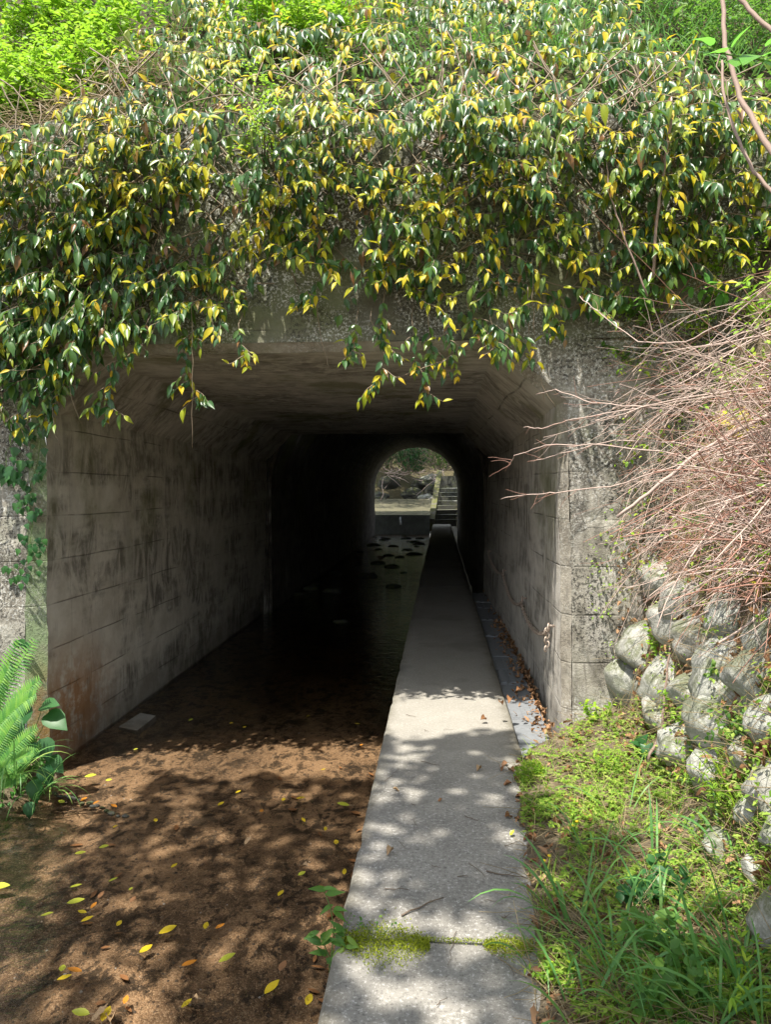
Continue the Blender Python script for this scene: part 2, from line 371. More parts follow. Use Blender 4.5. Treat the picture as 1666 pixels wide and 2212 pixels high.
def wander(p, d, L, n, jit=.2, g=0.):
    p = Vector(p); d = Vector(d).normalized(); out = [p.copy()]
    for _ in range(n):
        d = (d + rdir() * jit + V(0, 0, g)).normalized(); p = p + d * (L / n); out.append(p.copy())
    return out
ORD = ['first', 'second', 'third', 'fourth', 'fifth', 'sixth', 'seventh', 'eighth', 'ninth', 'tenth', 'eleventh', 'twelfth', 'thirteenth', 'fourteenth', 'fifteenth', 'sixteenth', 'seventeenth', 'eighteenth', 'nineteenth', 'twentieth', 'twenty-first', 'twenty-second', 'twenty-third', 'twenty-fourth', 'twenty-fifth', 'twenty-sixth']

# ------------------------------------------------------------------ key dimensions
YF, YB, YE = 4.70, 11.2, 30.0            # headwall face, box/arch joint, far mouth
WZ = -.40                               # water level (walkway top is z = 0)
def prof(pts, y): return [PY(a, b, y) for a, b in pts]
FR = prof([(96, 1760), (90, 1400), (84, 884), (190, 764), (1068, 752), (1207, 872), (1216, 1240), (1222, 1640)], YF)
FR[0].z = FR[7].z = -.75; zc = (FR[3].z + FR[4].z) / 2; FR[3].z = FR[4].z = zc
BK = prof([(572, 1400), (573, 1200), (578, 995), (630, 937), (1002, 937), (1056, 992), (1048, 1150), (1041, 1300)], YB + .06)
BK[0].z = BK[7].z = -.75; zb = (BK[3].z + BK[4].z) / 2; BK[3].z = BK[4].z = zb
TOPZ = PY(833, 235, YF).z
ARX, ARR, ARZ = -.956, 1.67, 1.48
# ------------------------------------------------------------------ tunnel
tun = thing('concrete_tunnel', 'weathered concrete road tunnel with chamfered square mouth and a round arch beyond', 'tunnel', (-.9, YF, WZ))
def bev(k, w):           # a profile pushed outwards from the opening (lip round the mouth)
    q = [p.copy() for p in FR]; c = V(-.9, 0, .8)
    off = {0: (-1, 0), 1: (-1, 0), 2: (-1, .35), 3: (-.4, 1), 4: (.4, 1), 5: (1, .35), 6: (1, 0), 7: (1, 0)}
    for i, p in enumerate(q):
        ww = w * (2.2 if i in (0, 1) else 1.)
        p.x += off[i][0] * ww; p.z += off[i][1] * ww; p.y += k
    return q
def seglen(a, b): return (a - b).length
def loft(mb, A, B, nu, jit, sub=.12):
    for i in range(len(A) - 1):
        nv = max(2, int(seglen(A[i], A[i + 1]) / sub))
        def fn(u, v, i=i):
            p = A[i].lerp(A[i + 1], v).lerp(B[i].lerp(B[i + 1], v), u)
            j = jit * (nz(p.x * 3, p.y * 3, p.z * 3) + .5 * nz(p.x * 11, p.y * 11, p.z * 11))
            return p + V(j, j * .5, j)
        mb.quad_grid(fn, nu, nv, True)
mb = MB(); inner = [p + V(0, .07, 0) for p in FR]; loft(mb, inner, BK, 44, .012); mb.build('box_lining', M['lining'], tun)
mb = MB(); loft(mb, bev(.0, .055), inner, 3, .012, .04); mb.build('mouth_edge', M['edge'], tun)
# headwall: three pieces round the mouth and a coping
OUT = bev(0, .055)
zo = OUT[3].z
def edge_x(z, left):
    ids = [0, 1, 2, 3] if left else [7, 6, 5, 4]
    for a, b in zip(ids, ids[1:]):
        if OUT[a].z <= z <= OUT[b].z: return lerp(OUT[a].x, OUT[b].x, (z - OUT[a].z) / max(1e-6, OUT[b].z - OUT[a].z))
    return OUT[ids[-1]].x
def facey(x, z): 
    return YF + .014 * nz(x * 2.2, 7, z * 2.2) + .007 * nz(x * 13, 3, z * 13) + (.02 if z > 1.28 and (x > .9) else 0) + (.018 if z > 1.15 and x < -2.5 else 0)
mb = MB()
mb.quad_grid(lambda u, v: (lerp(-6.5, edge_x(lerp(-.75, zo, v), True), u ** .35), facey(lerp(-6.5, edge_x(lerp(-.75, zo, v), True), u ** .35), lerp(-.75, zo, v)) if u < 1 else YF, lerp(-.75, zo, v)), 50, 90)
mb.quad_grid(lambda u, v: (lerp(edge_x(lerp(-.75, zo, v), False), 5, u ** 2), facey(lerp(edge_x(lerp(-.75, zo, v), False), 5, u ** 2), lerp(-.75, zo, v)) if u > 0 else YF, lerp(-.75, zo, v)), 50, 90)
mb.quad_grid(lambda u, v: (lerp(-6.5, 5, u), facey(lerp(-6.5, 5, u), lerp(zo, TOPZ, v)) if v > 0 else YF, lerp(zo, TOPZ, v)), 120, 24)
mb.quad_grid(lambda u, v: (lerp(-6.5, 5, u), YF + .4 * v, TOPZ), 40, 2)
mb.build('headwall', M['face'], tun)
# arch: old round barrel and the ring wall where it meets the box
def arch_pts(s, y, n=26):
    o = [V(ARX - ARR * s, y, -.75), V(ARX - ARR * s, y, .4)]
    for i in range(n + 1):
        t = PI - PI * i / n; o.append(V(ARX + ARR * s * cos(t), y, ARZ + ARR * s * sin(t)))
    return o + [V(ARX + ARR * s, y, .4), V(ARX + ARR * s, y, -.75)]
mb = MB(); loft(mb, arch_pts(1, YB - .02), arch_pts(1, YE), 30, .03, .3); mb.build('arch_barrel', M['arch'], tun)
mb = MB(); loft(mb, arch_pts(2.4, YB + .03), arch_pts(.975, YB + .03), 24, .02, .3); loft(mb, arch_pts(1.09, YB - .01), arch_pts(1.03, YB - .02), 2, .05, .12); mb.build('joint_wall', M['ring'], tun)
mb = MB(); loft(mb, arch_pts(1, YE), arch_pts(3.2, YE + .02), 8, .02, .3); mb.build('far_headwall', M['face'], tun)

# ------------------------------------------------------------------ setting
mb = MB(); mb.quad_grid(lambda u, v: (lerp(-200, 200, u), lerp(-200, 200, v), -1.0), 4, 4); tag(mb.build('ground', M['duff']), kind='structure')
def bedy(v): return lerp(-16, -1, v / .07) if v < .07 else lerp(-1, 31, ((v - .07) / .93) ** 1.4)
def bedz(x, y):
    z = WZ - .05 + .022 * nz(x * 1.3, y * 1.1) + .010 * nz(x * 5, y * 5) + .004 * nz(x * 14, y * 14)
    if x < -2.3: z += .012 * clamp((-2.3 - x) / .2)
    if y > 13: z += .045 * clamp((y - 13) / 6) * (.5 + nz(x * 2.2, y * .8, 4))
    return z
mb = MB(); mb.quad_grid(lambda u, v: (lerp(-4.2, -.30, u), bedy(v), bedz(lerp(-4.2, -.3, u), bedy(v))), 90, 280)
tag(mb.build('stream_bed', M['bed']), kind='structure')
mb = MB(); mb.quad_grid(lambda u, v: (lerp(-4.2, -.30, u), lerp(-16, 31, v), WZ), 6, 40); tag(mb.build('water', M['water']), kind='structure')
# walkway slabs (joints at Y = 2.41 and 11.3)
PL = lambda y: -.345 + .002 * y
PRT = .47
mb = MB()
def slab(y0, y1, n):
    e = .012
    sec = lambda y: [(PL(y), -.8), (PL(y), -e), (PL(y) + e, 0), (PRT - e, 0), (PRT, -e), (PRT, -.2)]
    def fn(u, v):
        y = lerp(y0, y1, v); s = sec(y); k = u * 5; i = min(4, int(k)); t = k - i
        # 5 segments, the top one is subdivided through u spacing
        a, b = s[i], s[i + 1]; x, z = lerp(a[0], b[0], t), lerp(a[1], b[1], t)
        ch = max(0, nz(y * 9, x * 3, 1.7) - .22) * .05 if (i in (1, 3) or (i == 0 and t > .8)) else 0
        d = .004 * nz(x * 4, y * 4, z * 4) + .003 * nz(x * 17, y * 17, z * 9); x += ch * (1 if x < 0 else -1); z -= ch * .5
        return (x + d, y + (0 if 0 < v < 1 else d), z + d * .6)
    mb.quad_grid(fn, 30, n)
    o = len(mb.v)
    for y in (y0, y1):
        q = sec(y); o = len(mb.v); mb.v += [(x, y, z) for x, z in q]; mb.f.append(tuple(range(o, o + 6)) if y == y1 else tuple(range(o + 5, o - 1, -1))); mb.sm.append(False)
slab(-16, -6.6, 20); slab(-6.588, 2.402, 90); slab(2.414, 11.29, 90); slab(11.302, 31.2, 40)
tag(mb.build('path', M['path']), kind='structure')

TOE = [(-3, .80), (1.5, .86), (2.2, .93), (3, 1.05), (4.0, 1.12), (4.75, 1.13)]
EDG = [(-3, .27), (2.07, .27), (2.4, .31), (3.4, .36), (4.0, .40), (4.3, .52), (4.55, .72), (4.75, .82)]
def ground(x, y):
    t, e = interp(TOE, y), interp(EDG, y) + .03 * nz(y * 4, 2) + .015 * nz(y * 13, 5)
    n = .03 * nz(x * 3, y * 3) + .012 * nz(x * 11, y * 11)
    if x < e: return -.05 + (x - e) * .3
    if x < t: return lerp(-.006, .13, ((x - e) / (t - e)) ** .8) + n * clamp((x - e) / .15)
    d = x - t
    return .13 + n * (1 + min(d, 2)) + 4.2 * min(d, .25) + 3.0 * clamp(d - .25, 0, .62) + .75 * max(d - .87, 0)
mb = MB(); mb.quad_grid(lambda u, v: (lerp(.2, 10, u ** 2), lerp(-16, YF + .03, v ** .5), ground(lerp(.2, 10, u ** 2), lerp(-16, YF + .03, v ** .5))), 110, 170)
tag(mb.build('bank', M['soil']), kind='structure')
def lground(x, y): 
    d = -2.42 - x + .08 * nz(y * 2.5, 8)
    return WZ - .12 + 1.1 * min(max(d, -.2), 1.3) + .5 * max(d - 1.3, 0) + .04 * nz(x * 4, y * 4)
mb = MB(); mb.quad_grid(lambda u, v: (lerp(-2.15, -12, u ** 1.6), lerp(-16, YF + .03, v ** .6), lground(lerp(-2.15, -12, u ** 1.6), lerp(-16, YF + .03, v ** .6))), 60, 110)
tag(mb.build('left_bank', M['soil']), kind='structure')
def hillz(x, y):
    t = y - (YF + .25); z = TOPZ - .06 + min(t, 6) * 1.02 + max(min(t - 6, 4), 0) * .3
    if y > 24: z -= (y - 24) * .9
    z += .35 * nz(x * .5, y * .5) * clamp(t) + .1 * nz(x * 2, y * 2) * clamp(t * 2)
    return z
mb = MB(); mb.quad_grid(lambda u, v: (lerp(-16, 16, u), lerp(YF + .25, YE + .3, v ** 1.6), hillz(lerp(-16, 16, u), lerp(YF + .25, YE + .3, v ** 1.6))), 100, 80)
tag(mb.build('hillside', M['duff']), kind='structure')
def farz(x, y): return .5 + .3 * nz(x * .4, y * .4) + max(0, y - 41.5) * .55 + abs(x + .8) * .10
mb = MB(); mb.quad_grid(lambda u, v: (lerp(-14, 14, u), lerp(38.2, 80, v ** 1.5), farz(lerp(-14, 14, u), lerp(38.2, 80, v ** 1.5))), 60, 40)
mb.quad_grid(lambda u, v: (lerp(.7, 14, u), lerp(30.4, 38.6, v), -.1 + lerp(0, 2.4, v) + u * 4), 20, 12)
mb.quad_grid(lambda u, v: (lerp(-3.4, -14, u), lerp(30.4, 38.6, v), -.1 + lerp(.6, 1.2, v) + u * 6), 20, 12)
tag(mb.build('far_hillside', M['duff']), kind='structure')

def hit(px, py, fn=ground, y0=1.2, y1=4.72):
    d = ray(px, py); prev = None; n = 500
    for i in range(n + 1):
        y = lerp(y0, y1, i / n); p = EYE + d * (y / d.y)
        if p.z < fn(p.x, p.y): return p
    return EYE + d * (y1 / d.y)

# ------------------------------------------------------------------ drain covers
ND = 15; y = 3.98
for i in range(ND):
    L = .46; mb = MB(); x0, x1 = .478, .478 + .20 + .004 * i
    zt = -.028 + R.uniform(-.006, .006); tl = R.uniform(-.006, .006)
    mb.box((x0, y, -.10), (x1, y + L - .012, zt), .002)
    for k in range(3):      # raised ribs cast across the slab
        xx = lerp(x0, x1, (k + .5) / 3); mb.box((xx - .022, y + .02, zt - .004), (xx + .022, y + L - .03, zt + .004 + tl))
    o = mb.build('drain_cover', M['slab'], None, (x0 + .1, y + L / 2, -.1))
    tag(o, f'grey drain cover beside the right tunnel wall, {ORD[i]} in the row from outside', 'drain cover', 'drain covers along the walkway')
    y += L

# ------------------------------------------------------------------ chain on the right wall
def wall_pt(px, py, ins=.03):
    # nearest point on the lofted right wall for this pixel
    d = ray(px, py); best = None
    for i in range(300):
        yy = lerp(YF + .08, YB, i / 299); p = EYE + d * (yy / d.y); u = (yy - YF) / (YB - YF)
        xw = lerp(lerp(FR[5].x, FR[7].x, .5), lerp(BK[5].x, BK[7].x, .5), u)
        if best is None or abs(p.x - xw) < best[0]: best = (abs(p.x - xw), p)
    q = best[1].copy(); q.x -= ins; return q
ch = thing('wall_chain', 'rusty steel chain slung in loops between eye bolts on the right tunnel wall', 'chain', wall_pt(1197, 1352))
anch = [wall_pt(*q) for q in ((1197, 1352), (1138, 1292), (1095, 1232), (1062, 1190))]
def link_mesh(mb, p, d, roll, r=.021, w=.013, t=.0048):
    d = d.normalized(); a = d.orthogonal().normalized(); a = Matrix.Rotation(roll, 3, d) @ a
    pts = [p + d * (r * cos(2 * PI * k / 10)) + a * (w * sin(2 * PI * k / 10)) for k in range(11)]
    mb.tube(pts, t, t, 5, False)
for i in range(4):
    mb = MB(); a = anch[i]
    mb.tube([a + V(.035, 0, .0), a + V(.0, 0, 0)], .009, .009, 8)
    link_mesh(mb, a + V(-.004, 0, -.012), V(0, 0, 1), .4, .028, .022, .006)
    mb.build('eye_bolt', M['steel'], ch)
for i in range(3):
    a, b = anch[i] + V(-.01, 0, -.035), anch[i + 1] + V(-.01, 0, -.06 if i == 0 else -.04); n = int((a - b).length / .034 * 1.05)
    mb = MB(); sag = (.10, .13, .08)[i]
    pt = lambda t: a.lerp(b, t) + V(0, 0, -4 * sag * t * (1 - t))
    for k in range(n):
        t = (k + .5) / n; link_mesh(mb, pt(t), pt(min(1, t + .01)) - pt(max(0, t - .01)), 0.3 + (k % 2) * PI / 2)
    if i == 0:
        for k in range(5): link_mesh(mb, a + V(-.012 + .012 * (k % 2), 0, -.0 - .03 * k), V(.1, 0, 1), (k % 2) * PI / 2)
    mb.build('chain', M['steel'], ch)

# ------------------------------------------------------------------ boulders of the bank
def boulder_mesh(seed, rx, ry, rz, sub=4, rough=.16):
    import bmesh
    bm = bmesh.new(); bmesh.ops.create_icosphere(bm, subdivisions=sub, radius=1)
    s = Vector((seed * 3.7, seed * 1.3, seed * 2.9)); rr = random.Random(seed)
    cuts = [(Vector((rr.uniform(-1, 1), rr.uniform(-1, 1), rr.uniform(-1, 1))).normalized(), rr.uniform(.76, .95)) for _ in range(6)]
    for v in bm.verts:
        p = v.co.copy(); k = 1 + rough * noise.noise(p * 1.1 + s) + .11 * noise.noise(p * 2.6 + s) + .04 * noise.noise(p * 7 + s)
        q = p * k
        for n_, d_ in cuts:
            e = q.dot(n_) - d_
            if e > 0: q -= n_ * e * .88
        v.co = Vector((q.x * rx, q.y * ry, q.z * rz))
    me = bpy.data.meshes.new('boulder'); bm.to_mesh(me); bm.free()
    me.polygons.foreach_set('use_smooth', [True] * len(me.polygons)); return me
BL = [ # px, py, radius px, row
 (1392, 1252, 40, 0), (1452, 1300, 58, 0), (1545, 1320, 48, 0), (1633, 1362, 62, 0),
 (1356, 1398, 52, 1), (1425, 1345, 50, 1), (1478, 1378, 52, 1), (1535, 1432, 74, 1), (1612, 1448, 66, 1),
 (1322, 1470, 52, 2), (1408, 1462, 52, 2), (1462, 1498, 40, 2), (1520, 1555, 66, 2), (1585, 1512, 40, 2), (1640, 1540, 48, 2),
 (1392, 1545, 40, 3), (1446, 1600, 50, 3), (1505, 1660, 48, 3), (1575, 1625, 44, 3), (1646, 1690, 62, 3),
 (1478, 1788, 26, 4), (1528, 1822, 46, 4), (1590, 1745, 40, 4), (1645, 1790, 46, 4), (1636, 1992, 78, 5), (1600, 1880, 34, 5)]
rows = ['top course', 'second course', 'middle course', 'fourth course', 'lowest course', 'weedy foot']
cnt = {}
for i, (px, py, r, row) in enumerate(BL):
    p = hit(px + 34, py); rad = (1.72 if row < 4 else 1.25) * r / F * p.y; k = cnt.get(row, 0); cnt[row] = k + 1
    me = boulder_mesh(i + 3, rad * R.uniform(1.0, 1.25), rad * R.uniform(.95, 1.2), rad * R.uniform(.68, .84))
    me.transform(Matrix.Rotation(R.uniform(-.4, .4), 4, 'Y'))
    me.materials.append(M['rock']); o = bpy.data.objects.new('boulder', me); C.objects.link(o)
    o.location = p + V(rad * .55, rad * .2, -rad * .18)
    where = rows[row]; pre = 'big' if r > 58 else ('small' if r < 42 else 'rounded')
    tag(o, f'{pre} boulder in the {where} of the stone bank, {ORD[k]} from the wall', 'boulder', 'boulders stacked in the right bank')
# ------------------------------------------------------------------ vines over the headwall
LOW = [(0, 890), (100, 880), (150, 850), (210, 800), (260, 745), (330, 690), (420, 690), (520, 680), (610, 640), (700, 690), (800, 680), (900, 670), (1000, 700), (1080, 715), (1160, 690), (1250, 680), (1350, 650), (1450, 610), (1550, 560), (1666, 500)]
UPP = [(0, 290), (100, 265), (200, 215), (280, 110), (350, 20), (420, -20), (560, 60), (700, 75), (780, 20), (900, -20), (1300, -20), (1400, 90), (1500, 170), (1666, 240)]
HOLES = [(500, 230, 75, 40, .95), (470, 430, 70, 45, .6), (640, 600, 110, 40, .55), (860, 340, 110, 55, .75), (1290, 300, 70, 45, .6), (600, 690, 110, 40, .6), (800, 470, 60, 40, .4), (1010, 620, 80, 40, .35), (1200, 480, 60, 50, .4), (300, 420, 60, 30, .4)]
def vdens(px, py):
    lo, up = interp(LOW, px), interp(UPP, px)
    if py < up or py > lo: return 0
    d = 1.
    if px > 330: d = lerp(1, .52, clamp((py - 330) / (lo - 330 + 1)))
    for hx, hy, rx, ry, s in HOLES:
        q = ((px - hx) / rx) ** 2 + ((py - hy) / ry) ** 2
        d *= 1 - s * math.exp(-q * q)
    return d
def bulge(px, py):
    b = .10 + .42 * clamp((480 - py) / 350) + .12 * nz(px * .006, py * .008)
    return max(b, .06)
SEC_X = [0, 240, 480, 720, 960, 1200, 1430, 1700]
SEC_N = ['at the far left', 'above the left chamfer', 'left of the mouth middle', 'over the mouth middle', 'right of the mouth middle', 'above the right chamfer', 'next to the brambles']
ROW_N = ['wall crest', 'upper wall face', 'lower wall face']
vines = {}
class Plant:
    def __init__(s): s.stem = MB(); s.old = Soup(T_VINE); s.young = Soup(T_VINE); s.base = None
def spray(P, root, d0, L, yf, ls=1., nrm=V(0, -1, .35), dens=1.):
    """a twig that leaves the wall, hangs its older leaves and holds yellow young ones at the tip"""
    n = 7; pts = [Vector(root)]; d = Vector(d0).normalized()
    for i in range(n):
        t = i / n; d = (d + V(0, 0, -.20 if t < .45 else .16 * yf) + rdir() * .14).normalized(); pts.append(pts[-1] + d * (L / n))
    P.stem.tube(pts, .0032, .0014, 4, False)
    k = max(4, int(L / .030 * dens)); sd = 1
    for j in range(k):
        t = (j + .6) / k; q = t * n; i = min(n - 1, int(q)); p = pts[i].lerp(pts[i + 1], q - i); ax = (pts[i + 1] - pts[i]).normalized()
        sd = -sd; side = ax.cross(nrm).normalized() * sd
        tip = clamp((t - (1 - yf * .68)) / .25) if yf > 0 else 0
        if R.random() < .08: continue
        if R.random() < tip * .86:
            dd = side * R.uniform(.3, .95) + ax * R.uniform(.1, .9) + V(0, -.25, -R.uniform(.1, .9)); nn = nrm + V(0, 0, R.uniform(.3, 1.2)) + rdir() * .3
            l = R.uniform(.042, .094) * ls; P.young.add(p, dd, nn, l, l * R.uniform(.30, .38), R.choice((1, 3, 3, 1, 0)))
        else:
            dd = side * R.uniform(.1, .6) + V(0, -R.uniform(.1, .75), -R.uniform(.5, 1.2)) + rdir() * .22; nn = nrm + V(0, 0, R.uniform(0, .6)) + side * .35 + rdir() * .4
            l = R.choice((R.uniform(.045, .085), R.uniform(.07, .128))) * ls; (P.young if R.random() < .07 else P.old).add(p, dd, nn, l, l * R.uniform(.31, .40))
    return pts
tries = 0; made = 0
while made < 1320 and tries < 18000:
    tries += 1; px, py = R.uniform(-60, 1720), R.uniform(-30, 890)
    if R.random() > vdens(px, py) * clamp(.95 + 3. * nz(px * .011, py * .014, 5), .1, 1): continue
    made += 1
    si = max(i for i in range(7) if px >= SEC_X[i] or i == 0); ri = 0 if py < 215 else (1 if py < 470 else 2)
    P = vines.setdefault((si, ri), Plant())
    if py < 235: yd = YF + .15 + max(0, (235 - py)) / 235 * 1.25 - bulge(px, py) * .6
    else: yd = YF - bulge(px, py) * R.uniform(.25, 1.)
    root = PY(px, py - 14, yd)
    lowleft = px < 360 and py > 480
    yf = 0. if R.random() < (.72 if lowleft else .2) else R.uniform(.35, 1.15) * (.6 if lowleft else 1)
    if px > 1150 and R.random() < .35: yf = 0
    d0 = V(R.uniform(-1, 1), -R.uniform(.3, 1.1), R.uniform(-.3, .45))
    spray(P, root, d0, R.uniform(.20, .40), yf, 1.)
    if R.random() < .55 and py > 235:   # creeping stem back along the wall
        e = root + V(R.uniform(-.5, .5), 0, R.uniform(.1, .5)); e.y = YF - .02 if e.z < TOPZ else e.y + .1
        a = Vector(root); P.stem.tube([a, a.lerp(e, .35) + rdir() * .04, a.lerp(e, .7) + rdir() * .04, e], .003, .005, 4, False)
# dark leaves close to the wall, behind the sprays
for _ in range(2900):
    px, py = R.uniform(-60, 1720), R.uniform(200, 870) if R.random() < .75 else R.uniform(205, 330)
    if R.random() < .15: px, py = R.uniform(-60, 520), R.uniform(400, 860)
    if R.random() > vdens(px, py) * (1. if px < 360 else .75) or py < 205: continue
    si = max(i for i in range(7) if px >= SEC_X[i] or i == 0); ri = 0 if py < 215 else (1 if py < 470 else 2)
    P = vines.get((si, ri))
    if not P: continue
    p = PY(px, py, YF - R.uniform(.03, .16)); l = R.uniform(.045, .095)
    P.old.add(p, V(R.uniform(-.6, .6), -.1, -1), V(R.uniform(-.5, .5), -1, .2), l, l * .48)
for (si, ri), P in sorted(vines.items()):
    x = PY((SEC_X[si] + SEC_X[si + 1]) / 2, 300, YF).x
    adj = 'dark green' if (si == 0 and ri == 2) else ('yellow-tipped' if si in (1, 2, 3, 4) else 'olive green')
    t = thing('climbing_vine', f'{adj} climbing vine on the {ROW_N[ri]}, {SEC_N[si]}', 'vine', (x, YF, (TOPZ, 3.2, 2.6)[ri]), 'climbing vines hanging over the headwall')
    P.stem.build('stem', M['vstem'], t); P.old.build('foliage', M['old'], t); P.young.build('young_leaves', M['young'], t)
# single strands that dangle below the lintel
STR = [ # polyline px, where, leaf scale, yellow
 ([(262, 690), (250, 780), (236, 850), (228, 905)], 'longest leafy strand dangling over the left chamfer', 1., .5, .16),
 ([(180, 740), (150, 800), (120, 870), (100, 920)], 'leafy strand draped over the left edge of the mouth', 1., .4, .12),
 ([(392, 690), (396, 760), (412, 820), (436, 868)], 'strand with pale green leaves dangling left of the ceiling middle', 1., .5, .15),
 ([(320, 690), (300, 730), (285, 770)], 'short bushy strand at the upper left corner of the mouth', .9, .4, .12),
 ([(515, 700), (520, 745), (534, 792)], 'short strand with a yellow tip hanging from the lintel left of middle', .85, 1., .12),
 ([(440, 700), (418, 720), (410, 745)], 'small tuft of leaves hanging just under the lintel left of middle', .9, .4, .1),
 ([(770, 690), (765, 740), (758, 775)], 'short pale strand hanging under the lintel at the middle', .85, .7, .1),
 ([(800, 690), (832, 750), (822, 810), (795, 852)], 'long strand with a curled yellow tip hanging at the middle of the mouth', .95, .6, .16),
 ([(925, 690), (932, 750), (928, 800), (910, 862)], 'long strand with drooping green leaves right of the middle', .95, .7, .16),
 ([(890, 690), (900, 760), (896, 800)], 'short dark strand beside the long strand right of the middle', .9, .2, .1),
 ([(965, 690), (975, 750), (990, 815)], 'thin sparse strand with one yellow leaf right of the middle', .8, .8, .1),
 ([(1060, 690), (1078, 740), (1070, 775)], 'leafy strand hanging by the right chamfer edge', .95, .6, .13),
 ([(1095, 690), (1122, 735), (1140, 775)], 'yellow-leaved strand hanging over the right chamfer', .95, .9, .13),
 ([(1180, 660), (1195, 690), (1200, 725)], 'short strand above the right corner of the mouth', .9, .6, .1),
 ([(60, 800), (50, 860), (28, 930)], 'leafy strand hanging down the left wall face', 1., .3, .14),
 ([(690, 600), (672, 640), (640, 655)], 'bent twig with two yellow leaves on the bare wall left of middle', .95, .9, .1),
 ([(830, 640), (822, 700), (834, 742)], 'yellow-green strand on the bare lintel at the middle', .9, .8, .1),
 ([(1010, 660), (1030, 700), (1046, 735)], 'strand of yellow leaves across the lintel right of middle', .95, 1., .12)]
for pl, lab, ls, yf, wd in STR:
    P = Plant(); yb = YF - R.uniform(.10, .22)
    pts = []
    for a, b in zip(pl, pl[1:]):
        for k in range(4): pts.append(PY(lerp(a[0], b[0], k / 4), lerp(a[1], b[1], k / 4), yb))
    pts.append(PY(*pl[-1], yb)); pts = [pts[0] + V(0, .12, .1)] + pts
    P.stem.tube(pts, .003, .0013, 4, False)
    sd = 1; n = len(pts)
    for i in range(2, n):
        for _ in range(2 if i < n - 1 else 3):
            sd = -sd; t = i / n; p = pts[i] + rdir() * .006
            if R.random() < .12: continue
            dd = V(sd * R.uniform(.15, .7), -R.uniform(0, .5), -R.uniform(.5, 1.1)); nn = V(sd * .3, -1, .35) + rdir() * .4
            yg = R.random() < clamp((t - .35) * 1.6 * yf)
            l = (R.uniform(.045, .08) if yg else R.uniform(.06, .105)) * ls
            (P.young if yg else P.old).add(p, dd, nn, l, l * R.uniform(.36, .46))
        if 2 < i < n - 1 and R.random() < .5:
            spray(P, pts[i], V(R.choice((-1, 1)), -.4, -.2), wd, yf, ls * .95)
    t = thing('hanging_vine', lab, 'vine strand', pts[0], 'vine strands dangling below the lintel')
    P.stem.build('stem', M['vstem'], t); P.old.build('foliage', M['old'], t); P.young.build('young_leaves', M['young'], t)
# bare hanging roots
RTS = [([(413, 640), (416, 780), (415, 968)], 'longest bare root hanging in front of the left chamfer'), ([(683, 640), (694, 740), (712, 795)], 'bare crooked root hanging from the lintel left of middle'),
 ([(145, 760), (152, 860), (175, 915)], 'thin dark root hanging over the left wall top'), ([(1150, 560), (1152, 640), (1155, 740)], 'pale thin root hanging down the wall above the right chamfer'),
 ([(112, 880), (116, 930), (128, 962)], 'short pale root hanging over the left wall edge'), ([(1140, 620), (1143, 720), (1172, 830), (1200, 880)], 'long reddish root curving past the right chamfer'),
 ([(952, 0), (956, 180), (950, 330)], 'pale slender stem hanging from the crest over the middle'), ([(985, 770), (900, 800), (840, 822)], 'thin slanting twig across the ceiling right of middle'),
 ([(655, 180), (670, 270), (668, 300)], 'fine straight root hanging in the dark gap below the crest')]
for pl, lab in RTS:
    mb = MB(); yb = YF - .16 - (.35 if pl[0][1] < 300 else 0); pts = []
    for a, b in zip(pl, pl[1:]):
        for k in range(5): pts.append(PY(lerp(a[0], b[0], k / 5) + R.uniform(-2, 2), lerp(a[1], b[1], k / 5), yb))
    pts.append(PY(*pl[-1], yb)); mb.tube(pts, .0032, .0016, 4)
    tag(mb.build('hanging_root', M['vstem'], None, pts[0]), lab, 'root', 'bare roots and stems hanging from the vines')

# ------------------------------------------------------------------ ivy creeping on the left wall
def ivy(name, lab, path, n, spread, size, mat='deep'):
    st, fo = MB(), Soup(T_IVY); pts = [PY(a, b, YF - .02) for a, b in path]; st.tube(pts, .003, .002, 4)
    for _ in range(n):
        i = R.randrange(len(pts) - 1); q = pts[i].lerp(pts[i + 1], R.random()); p = q + V(R.gauss(0, spread), -R.uniform(.0, .03), R.gauss(0, spread * .6))
        l = R.uniform(.7, 1.15) * size; fo.add(p, V(R.uniform(-.5, .5), -.15, -1), V(R.uniform(-.3, .3), -1, .45), l, l * .95)
        if R.random() < .4: st.tube([q, p], .0015, .001, 3)
    t = thing(name, lab, 'ivy', pts[0]); st.build('stem', M['gstem'], t); fo.build('foliage', M[mat], t)
ivy('ivy', 'small-leaved ivy trailing down the white lichened left wall', [(95, 900), (80, 1000), (62, 1060), (70, 1130), (60, 1200), (40, 1250)], 92, .06, .047)
ivy('ivy', 'two-leaf ivy shoot low on the left wall above the fern', [(38, 1375), (45, 1385), (55, 1392)], 6, .025, .05)
ivy('ivy', 'broad-leaved ivy among the vines over the left edge of the wall', [(60, 690), (40, 740), (90, 770), (20, 800), (120, 820), (10, 980), (15, 1010)], 70, .10, .085, 'deep')

